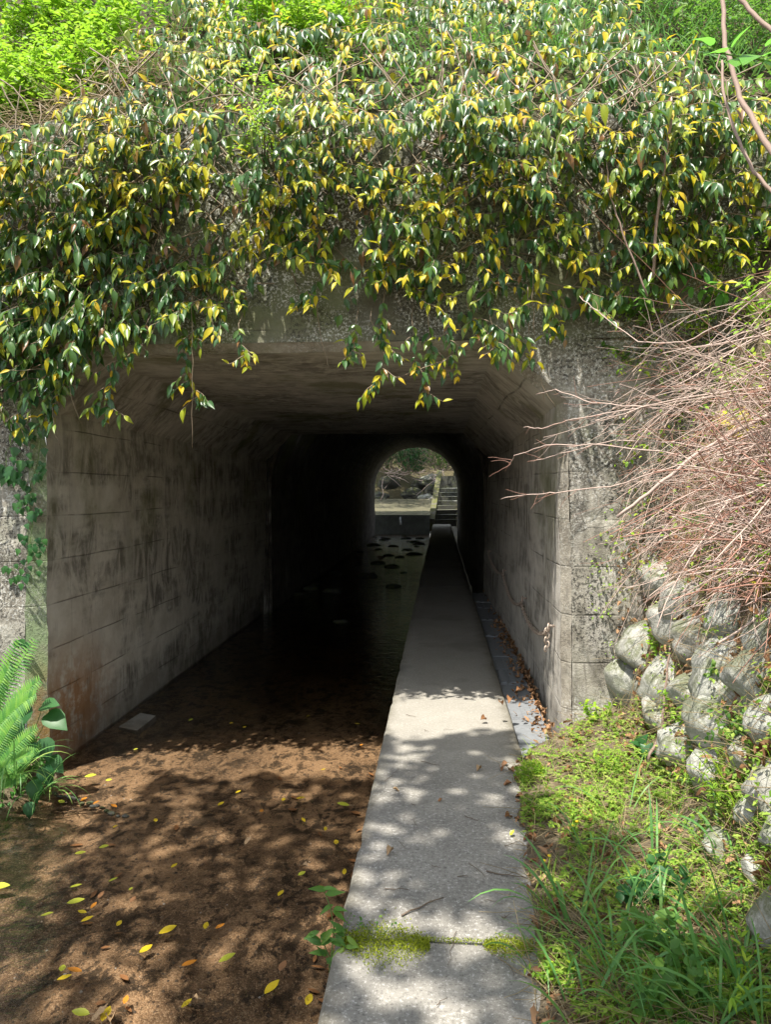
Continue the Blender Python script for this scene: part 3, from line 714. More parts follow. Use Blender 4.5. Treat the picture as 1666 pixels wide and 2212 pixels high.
# ------------------------------------------------------------------ shrubs, grass and stems on the hillside above
def shrub(lab, spots, cat='shrub', mat='lime', size=.03, per=900, name='leafy_shrub', tpl=T_ELLI):
    st, fo = MB(), Soup(tpl); base = None
    for (px, py, y, rx, rz) in spots:
        c = PY(px, py, y); base = base or c
        for k in range(int(14 * rx / .4)):
            q = c + V(R.gauss(0, rx * .45), R.uniform(-.25, .25), R.gauss(0, rz * .45)); st.tube(wander(c + V(R.uniform(-rx, rx) * .4, .3, -rz * 1.1), q - (c + V(0, .3, -rz)), (q - c).length + rz, 6, .18), .006, .002, 4)
        for _ in range(int(per / 7)):
            d = rdir(); q = c + V(d.x * rx, d.y * .3, d.z * rz) * (R.random() ** .45)
            ax = (rdir() + V(0, -.5, .5)).normalized(); s = R.uniform(.75, 1.3) * size
            L_ = R.uniform(.08, .16); st.tube([q, q + ax * L_], .0015, .001, 3, False)
            for j in range(7):
                sd = ax.cross(V(0, -.3, 1)); sd = (sd if sd.length > .01 else V(1, 0, 0)).normalized() * (1 if j % 2 else -1)
                fo.add(q + ax * (L_ * (j + 1) / 7), sd * .8 + ax * .5 + rdir() * .3, V(0, -.45, 1) + rdir() * .6, s, s * .55)
    t = thing(name, lab, cat, base + V(0, .3, -.3), None); st.build('stem', M['twig'], t); fo.build('foliage', M[mat], t)
shrub('large bright lime leafy shrub filling the upper left corner', [(60, 40, 5.6, .55, .4), (210, 80, 5.5, .5, .38), (30, 190, 5.2, .45, .3)], per=2100, size=.05)
shrub('lime shrub spilling down over the left end of the crest', [(90, 210, 5.0, .4, .25), (200, 150, 5.2, .35, .25)], per=1500, size=.042)
shrub('bright green shrub at the top edge left of middle', [(560, 30, 5.9, .45, .3), (690, 60, 5.8, .4, .25)], per=1500, size=.046)
shrub('small lime sprig hanging in the dark gap under the crest', [(560, 240, 4.25, .13, .18), (575, 300, 4.25, .08, .1)], per=230, size=.022, name='leafy_sprig')
shrub('green shrub behind the yellow vines at the top middle', [(840, 20, 6.2, .5, .3), (420, 0, 6.4, .5, .3)], per=1500, size=.03, mat='green')
shrub('dark green shrub in the upper right corner behind the branches', [(1480, -30, 6.0, .6, .35), (1600, 60, 5.6, .5, .35)], per=1700, size=.034, mat='green')
shrub('green bush high on the hillside above the right of the crest', [(1150, -50, 6.8, .8, .4), (1330, -20, 6.6, .5, .3)], per=1500, size=.03, mat='deep')
mb = MB()
for _ in range(1100):
    px, py = R.uniform(1020, 1640), R.uniform(-40, 150); y = lerp(6.6, 5.3, (py + 40) / 190) + R.uniform(-.2, .2)
    if R.random() < .25: px = R.uniform(380, 1000)
    p = PY(px, py + 25, y); mb.ribbon(p, V(R.uniform(-.7, .7), R.uniform(-.6, .3), 1), V(R.uniform(-.3, .3), 1, 0), R.uniform(.18, .42), R.uniform(.006, .011), R.uniform(.5, 2.6), 5)
tag(mb.build('grass', M['grass']), 'long green grass on the hillside above the right of the crest', 'grass', None, 'stuff')
mb = MB()
for _ in range(620):
    px = R.uniform(-40, 1700); py = interp(UPP, px) + R.gauss(10, 55); y = YF + .25 + max(0, 235 - py) / 235 * 1.4
    if px < 420 or R.random() < .3: px = R.uniform(-40, 400); py = lerp(300, 110, px / 380) + R.gauss(0, 34); y = YF + R.uniform(-.1, .5)
    p = PY(px, py, y + R.uniform(-.12, .1)); d = V(R.uniform(-1, 1), R.uniform(-.4, .4), R.uniform(-.5, .6)); mb.tube(wander(p, d, R.uniform(.12, .38), 4, .22), .0019, .0009, 3, False)
for _ in range(420):
    px = R.uniform(-60, 330); py = lerp(300, 190, px / 330) + R.gauss(0, 26); p = PY(px, py, YF + R.uniform(-.12, .3))
    mb.tube(wander(p, V(R.uniform(-1, 1), R.uniform(-.5, .2), R.uniform(-.6, .4)), R.uniform(.1, .34), 4, .22), .0017, .0008, 3, False)
tag(mb.build('dry_stalks', M['straw']), 'tangle of dry straw coloured stalks along the crest of the headwall', 'dry stalks', None, 'stuff')
fo = Soup(T_LANCE)
for _ in range(5200):
    px, py = R.uniform(-60, 1730), R.uniform(-60, 330)
    y = YF + .3 + max(0, (250 - py)) / 250 * 1.7; p = PY(px, py, y); p.z = hillz(p.x, p.y) + R.uniform(0, .25)
    s = R.uniform(.03, .07); fo.add(p, rdir() + V(0, -.4, .2), V(0, -.5, 1) + rdir() * .5, s, s * .4)
for _ in range(9000):
    x, yy = R.uniform(-9, 9), R.uniform(5.2, 14); s = R.uniform(.05, .12) * (1 if yy < 7.5 else 2); fo.add(V(x, yy, hillz(x, yy) + R.uniform(0, .35)), rdir() + V(0, -.4, .2), V(0, -.5, 1) + rdir() * .5, s, s * .45)
tag(fo.build('hillside_undergrowth', M['green']), 'mixed green undergrowth covering the hillside above the tunnel', 'undergrowth', None, 'stuff')

# ------------------------------------------------------------------ branches in the upper right corner
def branch(lab, pl, r0, r1, y0, y1, mat='branch', name='bare_branch'):
    mb = MB(); pts = []; n = len(pl) - 1
    for i, (a, b) in enumerate(zip(pl, pl[1:])):
        for k in range(5):
            t = (i + k / 5) / n; pts.append(PY(lerp(a[0], b[0], k / 5), lerp(a[1], b[1], k / 5), lerp(y0, y1, t)) + rdir() * .004)
    pts.append(PY(*pl[-1], y1)); mb.tube(pts, r0, r1, 8)
    return tag(mb.build(name, M[mat], None, pts[0]), lab, 'branch', 'bare branches on the right'), pts
branch('thick bare branch arching down the right edge from the top corner', [(1560, -20), (1568, 100), (1600, 210), (1650, 300), (1700, 370)], .010, .012, 3.6, 3.0)
branch('slender pale branch curving below the big green leaves', [(1560, 130), (1562, 200), (1590, 290), (1630, 370), (1690, 440)], .006, .008, 3.7, 3.2)
branch('dark branch crossing the very top right corner', [(1590, -10), (1640, 40), (1690, 80)], .010, .009, 3.4, 3.2)
branch('upright pale stalk standing against the vines on the right', [(1452, 255), (1436, 360), (1420, 470), (1412, 600)], .008, .009, 4.35, 4.4)
branch('thin crooked stem beside the upright pale stalk', [(1312, 350), (1315, 410), (1345, 500), (1400, 640)], .004, .006, 4.4, 4.35)
branch('thick broken cane with a cut end poking out of the brambles', [(1336, 1116), (1420, 1052), (1500, 985), (1600, 925), (1700, 880)], .008, .010, 3.55, 3.3, 'cane')
branch('dark purple stem leaning up in front of the boulders', [(1590, 1520), (1625, 1440), (1650, 1360), (1690, 1290)], .011, .008, 2.9, 2.8, 'redcane')
branch('grey stick leaning over the weeds against the boulders', [(1400, 1640), (1430, 1580), (1440, 1480), (1448, 1400)], .008, .005, 3.6, 3.8, 'branch')
t = thing('broadleaf_spray', 'spray of large bright green leaves in the upper right corner', 'leafy branch', PY(1666, 160, 2.6))
mb, fo = MB(), Soup(T_HEART)
pts = [PY(a, b, 2.6) for a, b in ((1720, 150), (1640, 128), (1575, 118), (1528, 104))]; mb.tube(pts, .004, .002, 5)
for px, py, L, ang in ((1520, 100, .075, 2.7), (1545, 118, .09, 3.6), (1590, 132, .09, 4.3), (1635, 125, .13, 3.9), (1660, 140, .12, 4.9), (1575, 100, .07, 1.2), (1650, 100, .09, .6)):
    p = PY(px + 12, py - 4, 2.6); fo.add(p, RGT * cos(ang) + V(0, 0, 1) * sin(ang) * .55 + V(0, -.6, 0), V(0, -.5, 1) + rdir() * .2, L, L * .8)
mb.build('stem', M['gstem'], t); fo.build('foliage', M['bigleaf'], t)

# ------------------------------------------------------------------ dry brambles on the right bank
def cane(mb, p, d, L, r, twigs=3, g=-.012):
    pts = wander(p, d, L, 10, R.choice((.06, .11, .17)), g); mb.tube(pts, r, r * .45, 5, False)
    for _ in range(twigs):
        i = R.randrange(3, 10); q = wander(pts[i], (pts[i] - pts[i - 1]).normalized() + rdir() * .8, L * R.uniform(.12, .3), 5, .2); mb.tube(q, r * .45, r * .2, 3, False)
    return pts
BR = [('uppermost dry bramble whose curled tips reach over the top of the wall', (1620, 760), 40, (1290, 1640, 680, 860)),
      ('dry pink bramble fanning out in front of the mouth corner', (1640, 900), 66, (1235, 1640, 800, 1010)),
      ('dense bramble of pale canes crossing the middle of the bank', (1650, 960), 88, (1300, 1700, 850, 1080)),
      ('drooping bramble thicket hanging over the top boulders', (1600, 1080), 105, (1350, 1690, 1020, 1260)),
      ('reddish bramble canes at the right edge above the boulders', (1670, 1100), 80, (1480, 1700, 900, 1300)),
      ('sparse bramble with long low canes above the stone bank', (1560, 1120), 50, (1290, 1620, 1010, 1180))]
for bi, (lab, org, n, (x0, x1, y0, y1)) in enumerate(BR):
    pa, pr_ = MB(), MB(); ob = hit(*org)
    for k in range(n):
        tx, ty = R.uniform(x0, x1), R.uniform(y0, y1)
        sx, sy = min(1760, tx + R.uniform(140, 420)), ty + R.uniform(-210, 130)
        a = hit(min(sx, 1740), sy); a += V(0, -.03, 0)
        e = PY(tx, ty, min(YF - .08, a.y + R.uniform(-.35, .35))); 
        if e.z < ground(e.x, e.y) + .02: e.x = min(e.x, a.x); e.z = ground(e.x, e.y) + R.uniform(.03, .2)
        if R.random() < .33: e += V(R.uniform(-.25, .25), R.uniform(-.3, .1), R.uniform(-.55, .55))
        cane(pr_ if R.random() < .3 else pa, a, e - a + V(0, 0, R.uniform(-.1, .3)), (e - a).length * R.uniform(.75, 1.1), R.choice((.0014, .0018, .0022, .0026, .0032, .0048)), R.randrange(1, 5))
    if bi in (1, 2, 4, 5):
        for k in range(int(n * .28)):     # thicker pale canes running up to the right
            px, py = R.uniform(max(x0, 1330), 1640), R.uniform(y0 + 40, y1 + 130); a = hit(px, py) + V(-R.uniform(.02, .14), -R.uniform(.02, .12), .02)
            cane(pa, a, V(R.uniform(.35, 1.), R.uniform(-.35, .15), R.uniform(.35, 1.)), R.uniform(.35, .8), R.choice((.0024, .003, .004, .0055)), 2, -.01)
    if bi in (2, 3, 4):
        for k in range(int(n * 1.3)):     # shorter stems hanging down over the stones
            px, py = R.uniform(max(x0, 1380), 1710), R.uniform(y0, y1); a = hit(px, py) + V(-R.uniform(.0, .12), -R.uniform(.0, .15), .03)
            cane(pa if R.random() < .7 else pr_, a, V(R.uniform(-.9, .3), R.uniform(-.5, .2), R.uniform(-1, .1)), R.uniform(.15, .5), R.choice((.0014, .0018, .0024)), 1, -.03)
    t = thing('dry_bramble', lab, 'bramble', ob, 'dry brambles on the right bank')
    pa.build('cane', M['cane'], t); pr_.build('red_cane', M['redcane'], t)
# four single canes that reach out over the mouth
for lab, pl in (('single cane reaching farthest across the dark mouth at mid height', [(1082, 1077), (1140, 1070), (1200, 1064), (1320, 1052), (1480, 1000), (1640, 930)]),
                ('hooked cane end in front of the dark mouth top', [(1102, 1006), (1112, 985), (1180, 962), (1300, 960), (1460, 980), (1620, 1040)]),
                ('cane with forked tip pointing at the right chamfer', [(1132, 922), (1170, 926), (1240, 905), (1400, 880), (1560, 900), (1690, 960)]),
                ('straight cane running level across the top of the right pillar', [(1150, 998), (1210, 980), (1330, 950), (1460, 955), (1600, 985), (1690, 1010)]),
                ('long arching cane high over the right pillar', [(1252, 640), (1300, 680), (1380, 740), (1480, 740), (1580, 690), (1680, 600)]),
                ('thin cane with side twigs in front of the pillar top', [(1160, 852), (1200, 842), (1280, 870), (1390, 880), (1530, 850), (1690, 780)])):
    o, pts = branch(lab, pl, .0022, .0038, 4.2, 3.5, 'cane', 'bare_cane'); o['group'] = 'single canes reaching out from the brambles'; o['category'] = 'cane'
    tw = MB()
    for _ in range(7):
        i = R.randrange(1, 14); tw.tube(wander(pts[i], (pts[i] - pts[i + 3]) + rdir() * .1, R.uniform(.05, .16), 5, .25), .0014, .0007, 3, False)
    tw.build('side_twig', M['redcane'], o)
# leafy weeds on the bank slope
def weed(lab, px, py, n, L, size, tpl, mat, name='weed', fn=ground, up=V(-.15, -.35, 1), sp=.5, cat='weed', grp=None, w=.5):
    p = hit(px, py, fn) if fn else PZ(px, py, WZ); st, fo = MB(), Soup(tpl)
    for _ in range(n):
        pts = wander(p + V(R.uniform(-.04, .04), R.uniform(-.04, .04), -.01), up + V(R.gauss(0, sp), R.gauss(0, sp), 0), L * R.uniform(.6, 1.1), 8, .12, -.02); st.tube(pts, .0025, .001, 4, False)
        for j in range(2, 9):
            for sd in (-1, 1):
                if R.random() < .15: continue
                ax = (pts[j] - pts[j - 1]).normalized(); s = size * R.uniform(.65, 1.15); sdv = ax.cross(rdir()).normalized() * sd
                fo.add(pts[j], sdv + ax * .3 + V(0, 0, .1), V(-.1, -.4, 1) + rdir() * .35, s, s * w)
    t = thing(name, lab, cat, p, grp); st.build('stem', M['gstem'], t); fo.build('foliage', M[mat], t); return t
weed('nettle-like weed with jagged leaves in front of the wall above the brambles', 1400, 690, 5, .42, .075, T_HEART, 'green', up=V(-.7, -.3, .6), w=.75)
weed('bright broad leaves sticking out of the top of the bramble bank', 1590, 650, 4, .35, .08, T_ELLI, 'bigleaf', up=V(-.8, -.3, .4))
weed('leafy weed clump at the top right edge of the bank', 1640, 560, 7, .35, .05, T_ELLI, 'lime')
weed('bright leafy weeds at the right edge below the bank top', 1650, 700, 9, .28, .05, T_ELLI, 'lime')
weed('pale green weeds over the shoulder of the bank', 1560, 590, 9, .26, .04, T_ELLI, 'lime', up=V(-.4, -.3, .8))
weed('green leaves among the upper brambles', 1540, 720, 8, .28, .045, T_ELLI, 'lime', up=V(-.6, -.3, .6))
weed('small leafy weed just left of the bank top', 1480, 600, 6, .35, .045, T_ELLI, 'green', up=V(-.5, -.3, .8))
weed('small green shoot against the wall beneath the nettle', 1370, 780, 4, .25, .05, T_HEART, 'green', up=V(-.4, -.2, .8), w=.7)
weed('green weeds growing among the canes near the right edge', 1600, 840, 7, .25, .04, T_ELLI, 'lime')
weed('green leaves half buried in the brambles above the top boulders', 1560, 1180, 7, .25, .045, T_ELLI, 'green')
weed('yellow leafy sprig among the canes at the right edge', 1630, 930, 6, .22, .055, T_LANCE, 'yellow', up=V(-.7, -.3, .3), w=.55)
weed('two yellow leaves at the right edge above the boulders', 1660, 1255, 2, .12, .06, T_LANCE, 'yellow', up=V(-.6, -.3, .3))
weed('low green weed draped over the second course of boulders', 1420, 1400, 7, .16, .035, T_TINY, 'lime')
weed('green weed between the boulders of the middle course', 1560, 1480, 7, .16, .035, T_TINY, 'green')
weed('leafy weed rooted between the lowest boulders', 1480, 1560, 8, .18, .03, T_TINY, 'lime')
weed('green weed over the fourth course of boulders by the right edge', 1600, 1600, 9, .2, .035, T_ELLI, 'green')
weed('weed with one broad dark leaf leaning over the litter', 1400, 1640, 2, .14, .06, T_HEART, 'deep', w=.9)
weed('round-leaved weed at the foot of the right pillar', 1290, 1560, 8, .16, .03, T_ELLI, 'lime', w=.7)
# bank ground: low plants, litter
fo = Soup(T_TINY); lit = Soup(T_DRY); st = MB()
def onbank(px, py): return hit(px, py)
for _ in range(7500):
    px, py = R.uniform(1080, 1700), R.uniform(1500, 2230) if R.random() < .55 else R.uniform(1490, 1780)
    p = onbank(px, py)
    if p.x < interp(EDG, p.y) + .015 or p.y > 4.68: continue
    k = nz(p.x * 4, p.y * 4, 3) + .25 * (p.x - .6)
    if k < (-.12 if p.y < 3.2 else -.16): continue
    s = R.uniform(.009, .024); q = p + V(0, 0, R.uniform(.005, .06))
    a0 = R.uniform(0, 6.3)
    for j in range(R.randrange(4, 7)):
        a = a0 + j * 1.1; fo.add(q, V(cos(a), sin(a), R.uniform(-.1, .5)), V(0, 0, 1) + rdir() * .2, s, s * .45)
for _ in range(2600):   # moss and tiny weeds in the seams of the stones
    px, py = R.uniform(1290, 1700), R.uniform(1150, 1800); p = onbank(px, py); s = R.uniform(.01, .028)
    if nz(px * .012, py * .012, 9) < -.02: continue
    fo.add(p + V(-R.uniform(.01, .09), -R.uniform(.01, .06), R.uniform(0, .03)), rdir() + V(-.5, -.3, .2), V(-.4, -.4, 1) + rdir() * .4, s, s * .6)
tag(fo.build('ground_cover', M['cover']), 'low bright green ground cover spreading over the right bank', 'ground cover', None, 'stuff')
for _ in range(1500):
    px, py = R.uniform(1060, 1700), R.uniform(1520, 2230); p = onbank(px, py)
    if p.x < interp(EDG, p.y) - .02: continue
    s = R.uniform(.02, .05) * (.6 if R.random() < .5 else 1); lit.add(p + V(0, 0, .008), rdir() * V(1, 1, .25).length + V(0, 0, -.1), V(0, 0, 1) + rdir() * .5, s, s * R.uniform(.3, .7))
for _ in range(500):    # leaves caught on the bank slope
    px, py = R.uniform(1340, 1700), R.uniform(1150, 1700); p = onbank(px, py); s = R.uniform(.02, .05); lit.add(p + V(-.03, -.03, .01), rdir(), V(-.6, -.3, 1) + rdir() * .5, s, s * .5)
for _ in range(620):    # leaves washed into the drain at the foot of the wall
    yy = R.uniform(4.2, 8.5) if R.random() < .8 else R.uniform(4.2, 11); x = .478 + .22 * R.random() ** (.35) + .006 * (yy - 4); s = R.uniform(.02, .045)
    lit.add(V(x + .02, yy, -.02 + .05 * max(0, x - .6)), rdir() + V(0, 0, -.1), V(0, 0, 1) + rdir() * .5, s, s * .55)
tag(lit.build('leaf_litter', M['litter']), 'loose dry brown leaf litter on the right bank and in the drain', 'leaf litter', None, 'stuff')
for _ in range(1500):
    px, py = R.uniform(1080, 1700), R.uniform(1540, 2230); p = onbank(px, py)
    if p.x < interp(EDG, p.y): continue
    st.tube(wander(p + V(0, 0, .012), V(R.uniform(-1, 1), R.uniform(-1, 1), R.uniform(-.05, .3)), R.uniform(.06, .28), 3, .12), .0015, .0009, 3, False)
tag(st.build('straw_litter', M['straw']), 'thin dry straw scattered over the right bank', 'straw', None, 'stuff')
st = MB()
for _ in range(900):
    px, py = R.uniform(1360, 1720), R.uniform(540, 1560); p = onbank(px, py)
    st.tube(wander(p + V(-R.uniform(0, .06), -R.uniform(0, .06), 0), V(R.uniform(-.9, .4), R.uniform(-.6, .3), R.uniform(-1, .6)), R.uniform(.08, .3), 4, .2), .0014, .0007, 3, False)
tag(st.build('bank_straw', M['straw']), 'pale dead straw and stalks hanging on the steep right bank', 'straw', None, 'stuff')
fo = Soup(T_ELLI)
for _ in range(4200):
    px, py = R.uniform(1340, 1720), R.uniform(470, 1250); p = onbank(px, py)
    if R.random() < clamp((py - 620) / 500, 0, .55) or nz(px * .013, py * .013, 2) < -.05: continue
    s = R.uniform(.015, .04); fo.add(p + V(-R.uniform(0, .14), -R.uniform(0, .12), R.uniform(0, .05)), rdir() + V(-.4, -.3, 0), V(-.4, -.4, 1) + rdir() * .5, s, s * .55)
for _ in range(16000):
    y = R.uniform(-1, 4.68); x = interp(TOE, y) + abs(R.gauss(0, .8)); s = R.uniform(.03, .07)
    if x < .62 * (y + .1) + .05 and y > 0: continue
    fo.add(V(x, y, ground(x, y) + R.uniform(0, .08)) + V(-R.uniform(0, .1), 0, 0), rdir() + V(-.4, -.2, .2), V(-.5, -.3, 1) + rdir() * .5, s, s * .5)
tag(fo.build('bank_undergrowth', M['lime']), 'small bright green leaves covering the upper right bank', 'undergrowth', None, 'stuff')
# grass tufts
TU = [(1240, 1960, 26, .42), (1330, 2050, 30, .46), (1190, 2060, 16, .30), (1430, 1980, 24, .42), (1270, 2150, 22, .40), (1400, 2160, 26, .42), (1560, 2180, 26, .5), (1500, 2060, 22, .4),
      (1290, 1830, 14, .36), (1420, 1850, 18, .4), (1520, 1930, 18, .4), (1600, 2080, 22, .44), (1350, 1720, 9, .42), (1460, 1740, 14, .36), (1560, 1800, 22, .34), (1620, 1720, 18, .26), (1640, 1610, 20, .24), (1180, 2010, 8, .26), (1500, 2210, 16, .4), (1360, 1320, 10, .2), (1650, 2190, 24, .5), (1600, 1900, 14, .3)]
TL = ['arching grass tuft nearest the walkway joint moss', 'largest drooping grass clump in the middle of the weedy bank', 'small grass tuft beside the right end of the moss joint', 'grass clump just behind the largest drooping clump', 'grass tuft at the walkway side near the bottom edge', 'low grass clump below the largest drooping clump', 'tall broad-bladed grass at the bottom right', 'grass clump between the big bottom boulder and the drooping clump',
      'thin grass tuft arching over the brown litter', 'grass tuft among the round green leaves', 'grass tuft left of the big bottom boulder', 'grass growing in front of the big bottom boulder', 'tall dark grass with arched blades in front of the pillar foot', 'grass tuft below the fourth boulder course', 'fine yellowish grass spilling over the lowest boulders', 'fine grass at the right edge above the lowest boulders', 'fine hanging grass under the middle boulders at the right edge', 'narrow upright grass shoot on the walkway edge', 'grass tuft at the very bottom edge of the bank', 'short grass sprouting beside the top boulder next to the wall', 'grass tuft filling the bottom right corner', 'short grass above the big bottom boulder']
for (px, py, n, L), lab in zip(TU, TL):
    p = hit(px, py + 40); mb = MB()
    for k in range(max(5, int(n * .6))):
        a = R.uniform(0, 2 * PI); o = V(cos(a), sin(a), 0) * R.uniform(0, .09)
        d = V(cos(a) * R.uniform(.15, .8), sin(a) * R.uniform(.15, .8), 1); l = L * R.uniform(.45, .95)
        mb.ribbon(p + o - V(0, 0, .01), d, V(-sin(a), cos(a), 0).cross(V(0, 0, 1)) if False else V(cos(a), sin(a), .2), l, R.uniform(.006, .012) * (1 if L > .25 else .5), R.uniform(1.2, 3.2), 8, R.uniform(-.6, .6))
    tag(mb.build('grass_tuft', M['grass'] if L > .26 or px < 1500 else M['lime'], None, p), lab, 'grass', 'grass tufts on the right bank')
weed('patch of round green leaves low in the weeds', 1410, 1930, 14, .14, .04, T_ELLI, 'deep', w=.75, sp=.9)
weed('spreading round-leaved weed at the lower right', 1470, 2080, 16, .18, .035, T_ELLI, 'green', w=.75, sp=.9)
weed('creeping green weed near the bottom right corner', 1480, 2180, 14, .16, .035, T_ELLI, 'green', w=.7, sp=.9)
weed('feathery green weed below the boulders at the right edge', 1570, 1720, 16, .26, .03, T_LANCE, 'lime', w=.25, sp=.6)
weed('feathery weed in front of the small boulders', 1500, 1690, 12, .26, .03, T_LANCE, 'green', w=.25, sp=.6)
weed('feathery bright weed at the bottom right corner', 1620, 2140, 12, .22, .035, T_LANCE, 'lime', w=.25, sp=.7)
weed('low pale weed by the walkway near the bottom edge', 1230, 2130, 10, .12, .018, T_TINY, 'lime', sp=.9)
weed('whorled weed creeping over the litter beside the walkway', 1240, 1790, 10, .16, .02, T_TINY, 'lime', sp=.9)
weed('whorled weed at the edge of the brown litter', 1330, 1660, 10, .16, .02, T_TINY, 'lime', sp=.9)
# mound of bright green by the walkway
for lab, px, py, rr, hh in (('rounded bright green mound of weed at the walkway edge', 1148, 1655, .085, .10), ('lower green cushion beside the bright mound', 1185, 1725, .12, .05)):
    p = PZ(px, py + 30, .0); fo = Soup(T_TINY)
    for _ in range(1500):
        d = rdir(); d.z = abs(d.z); q = p + V(d.x * rr, d.y * rr, d.z * hh) * R.uniform(.6, 1.); s = R.uniform(.008, .016); fo.add(q, d + rdir() * .7, d + V(0, 0, .5), s, s * .5)
    tag(fo.build('weed_mound', M['lime'] if hh > .06 else M['green'], None, p), lab, 'weed mound')
mb = MB()
for _ in range(3600):
    px, py = R.uniform(1100, 1700), R.uniform(1510, 2230); p = onbank(px, py)
    if p.x < interp(EDG, p.y) + .02 or nz(p.x * 3.2, p.y * 3.2, 8) < -.1: continue
    a = R.uniform(0, 6.3); mb.ribbon(p, V(cos(a) * R.uniform(.1, .9), sin(a) * R.uniform(.1, .9), 1), V(cos(a), sin(a), .2), R.uniform(.05, .14), R.uniform(.0022, .0042), R.uniform(.6, 2.6), 4)
tag(mb.build('bank_grass', M['cover']), 'fine short bright grass on the right bank', 'grass', None, 'stuff')
# yellow flowers
for lab, px, py in (('two small yellow flower heads beside the walkway litter', 1176, 1862), ('single yellow flower at the foot of the right pillar', 1243, 1486), ('tiny yellow flowers over the brown litter', 1236, 1785)):
    p = hit(px, py + 30); t = thing('yellow_flower', lab, 'flower', p); mb, fl = MB(), MB()
    for k in range(2):
        q = p + V(.02 * k, 0, .06 + .02 * k); mb.tube([p, q], .0015, .001, 3)
        fl.quad_grid(lambda u, v: q + V(.008 * cos(2 * PI * u) * sin(PI * v), .008 * sin(2 * PI * u) * sin(PI * v), .005 * cos(PI * v)), 8, 4)
    mb.build('stem', M['gstem'], t); fl.build('flower_head', M['petal'], t)
# moss in the joint
for lab, x0, x1, w, n in (('thick patch of green moss at the stream end of the walkway joint', PL(2.4) + .02, -.03, .085, 5200), ('thin line of moss along the middle of the walkway joint', -.08, .18, .006, 500), ('small patch of green moss at the bank end of the walkway joint', .15, .31, .045, 2200)):
    fo = Soup(T_TINY)
    for _ in range(n):
        u = R.random(); x = lerp(x0, x1, u); y = 2.408 + R.gauss(0, w * .5) * (.35 + sin(PI * u)) - (w * .3 if w > .02 else 0); z = .016 * math.exp(-((y - 2.408) / (w + .004)) ** 2) * R.random() + .001
        s = R.uniform(.004, .009); fo.add(V(x, y, z), rdir() + V(0, 0, .8), rdir(), s, s * .5)
    tag(fo.build('moss', M['moss'], None, (x0, 2.408, 0)), lab, 'moss')
# sapling weed at the walkway's stream side
t = thing('streamside_weed', 'slender leafy weed growing up the stream side of the walkway', 'weed', PZ(712, 2090, WZ)); mb, fo = MB(), Soup(T_LANCE)
for pl in ([(716, 2060), (722, 2010), (714, 1960), (700, 1925)], [(730, 2075), (740, 2040), (745, 2015)], [(712, 2070), (700, 2040), (692, 2020)]):
    y = 2.35; pts = [PY(a, b, y) for a, b in pl]; mb.tube([pts[0] - V(0, 0, .12)] + pts, .003, .0015, 5)
    for i, p in enumerate(pts):
        for sd in (-1, 1, R.choice((-1, 1))):
            s = R.uniform(.035, .065); fo.add(p + rdir() * .012, V(sd * R.uniform(.4, 1), -.3, R.uniform(-.5, .9)), V(0, -.7, .7) + rdir() * .3, s, s * .32)
mb.build('stem', M['gstem'], t); fo.build('foliage', M['green'], t)
t = thing('joint_weed', 'tiny creeping weed rooted in the moss at the stream edge', 'weed', V(-.33, 2.42, 0)); fo = Soup(T_ELLI); mb = MB()
for k in range(9):
    pts = wander(V(-.33 + R.uniform(0, .14), 2.43, 0), V(R.uniform(-1, 1), R.uniform(-.3, .6), .5), .07, 4, .2); mb.tube(pts, .001, .0006, 3)
    for p in pts[1:]:
        s = R.uniform(.010, .016); fo.add(p, rdir() + V(0, 0, .2), V(0, 0, 1) + rdir() * .3, s, s * .7)
mb.build('stem', M['gstem'], t); fo.build('foliage', M['green'], t)

# ------------------------------------------------------------------ ferns and plants on the left
def fern(lab, base, fronds):
    t = thing('fern', lab, 'fern', base, 'ferns by the left wall')
    for (tip, L, w, droop) in fronds:
        a = Vector(base); b = Vector(tip); n = 18; pts = [a.lerp(b, i / n) + V(0, 0, droop * sin(PI * .75 * i / n)) for i in range(n + 1)]
        e0 = b + V(0, 0, droop * sin(PI * .75)); pts = [p for p in pts]
        mb = MB(); mb.tube(pts, .0028, .0008, 4); fo = Soup(T_PINNA)
        for i in range(4, n + 1):
            for h in (0, .5):
                if i + h > n: continue
                u = (i + h - 4) / (n - 4); p = pts[i].lerp(pts[min(n, i + 1)], h); ax = (pts[min(i + 1, n)] - pts[i - 1]).normalized(); nr = V(.35, -.75, .6)
                sd = ax.cross(nr).normalized(); l = w * (sin(PI * clamp(.25 + .75 * (1 - u) ** .8 * .95)) * .9 + .08) * (1 - u * .55)
                for s_ in (-1, 1): fo.add(p, sd * s_ + ax * .35 + V(0, 0, -.12), nr, l, l * .30)
        fr = mb.build('frond', M['gstem'], t); fo.build('pinnae', M['fern'], fr)
LB = lambda px, py, y: PY(px, py, y)
fern('large fern with its top frond lying against the left wall', LB(-60, 1640, 4.35), [(LB(74, 1398, 4.5), .5, .11, .06), (LB(84, 1484, 4.35), .5, .12, .06), (LB(40, 1400, 4.2), .4, .12, .05), (LB(75, 1515, 4.15), .4, .13, .06), (LB(20, 1450, 4.0), .4, .12, .04)])
fern('smaller feathery fern below the large one', LB(-50, 1720, 4.1), [(LB(78, 1585, 4.1), .3, .09, .05), (LB(70, 1640, 4.05), .3, .09, .05), (LB(40, 1560, 4.0), .3, .09, .05), (LB(55, 1690, 3.95), .3, .08, .04), (LB(86, 1625, 4.2), .3, .08, .05), (LB(20, 1660, 3.9), .3, .08, .04)])
t = thing('broadleaf_plant', 'dark broad-leaved plant between the fern and the left wall foot', 'plant', LB(60, 1720, 4.3)); mb, fo = MB(), Soup(T_HEART)
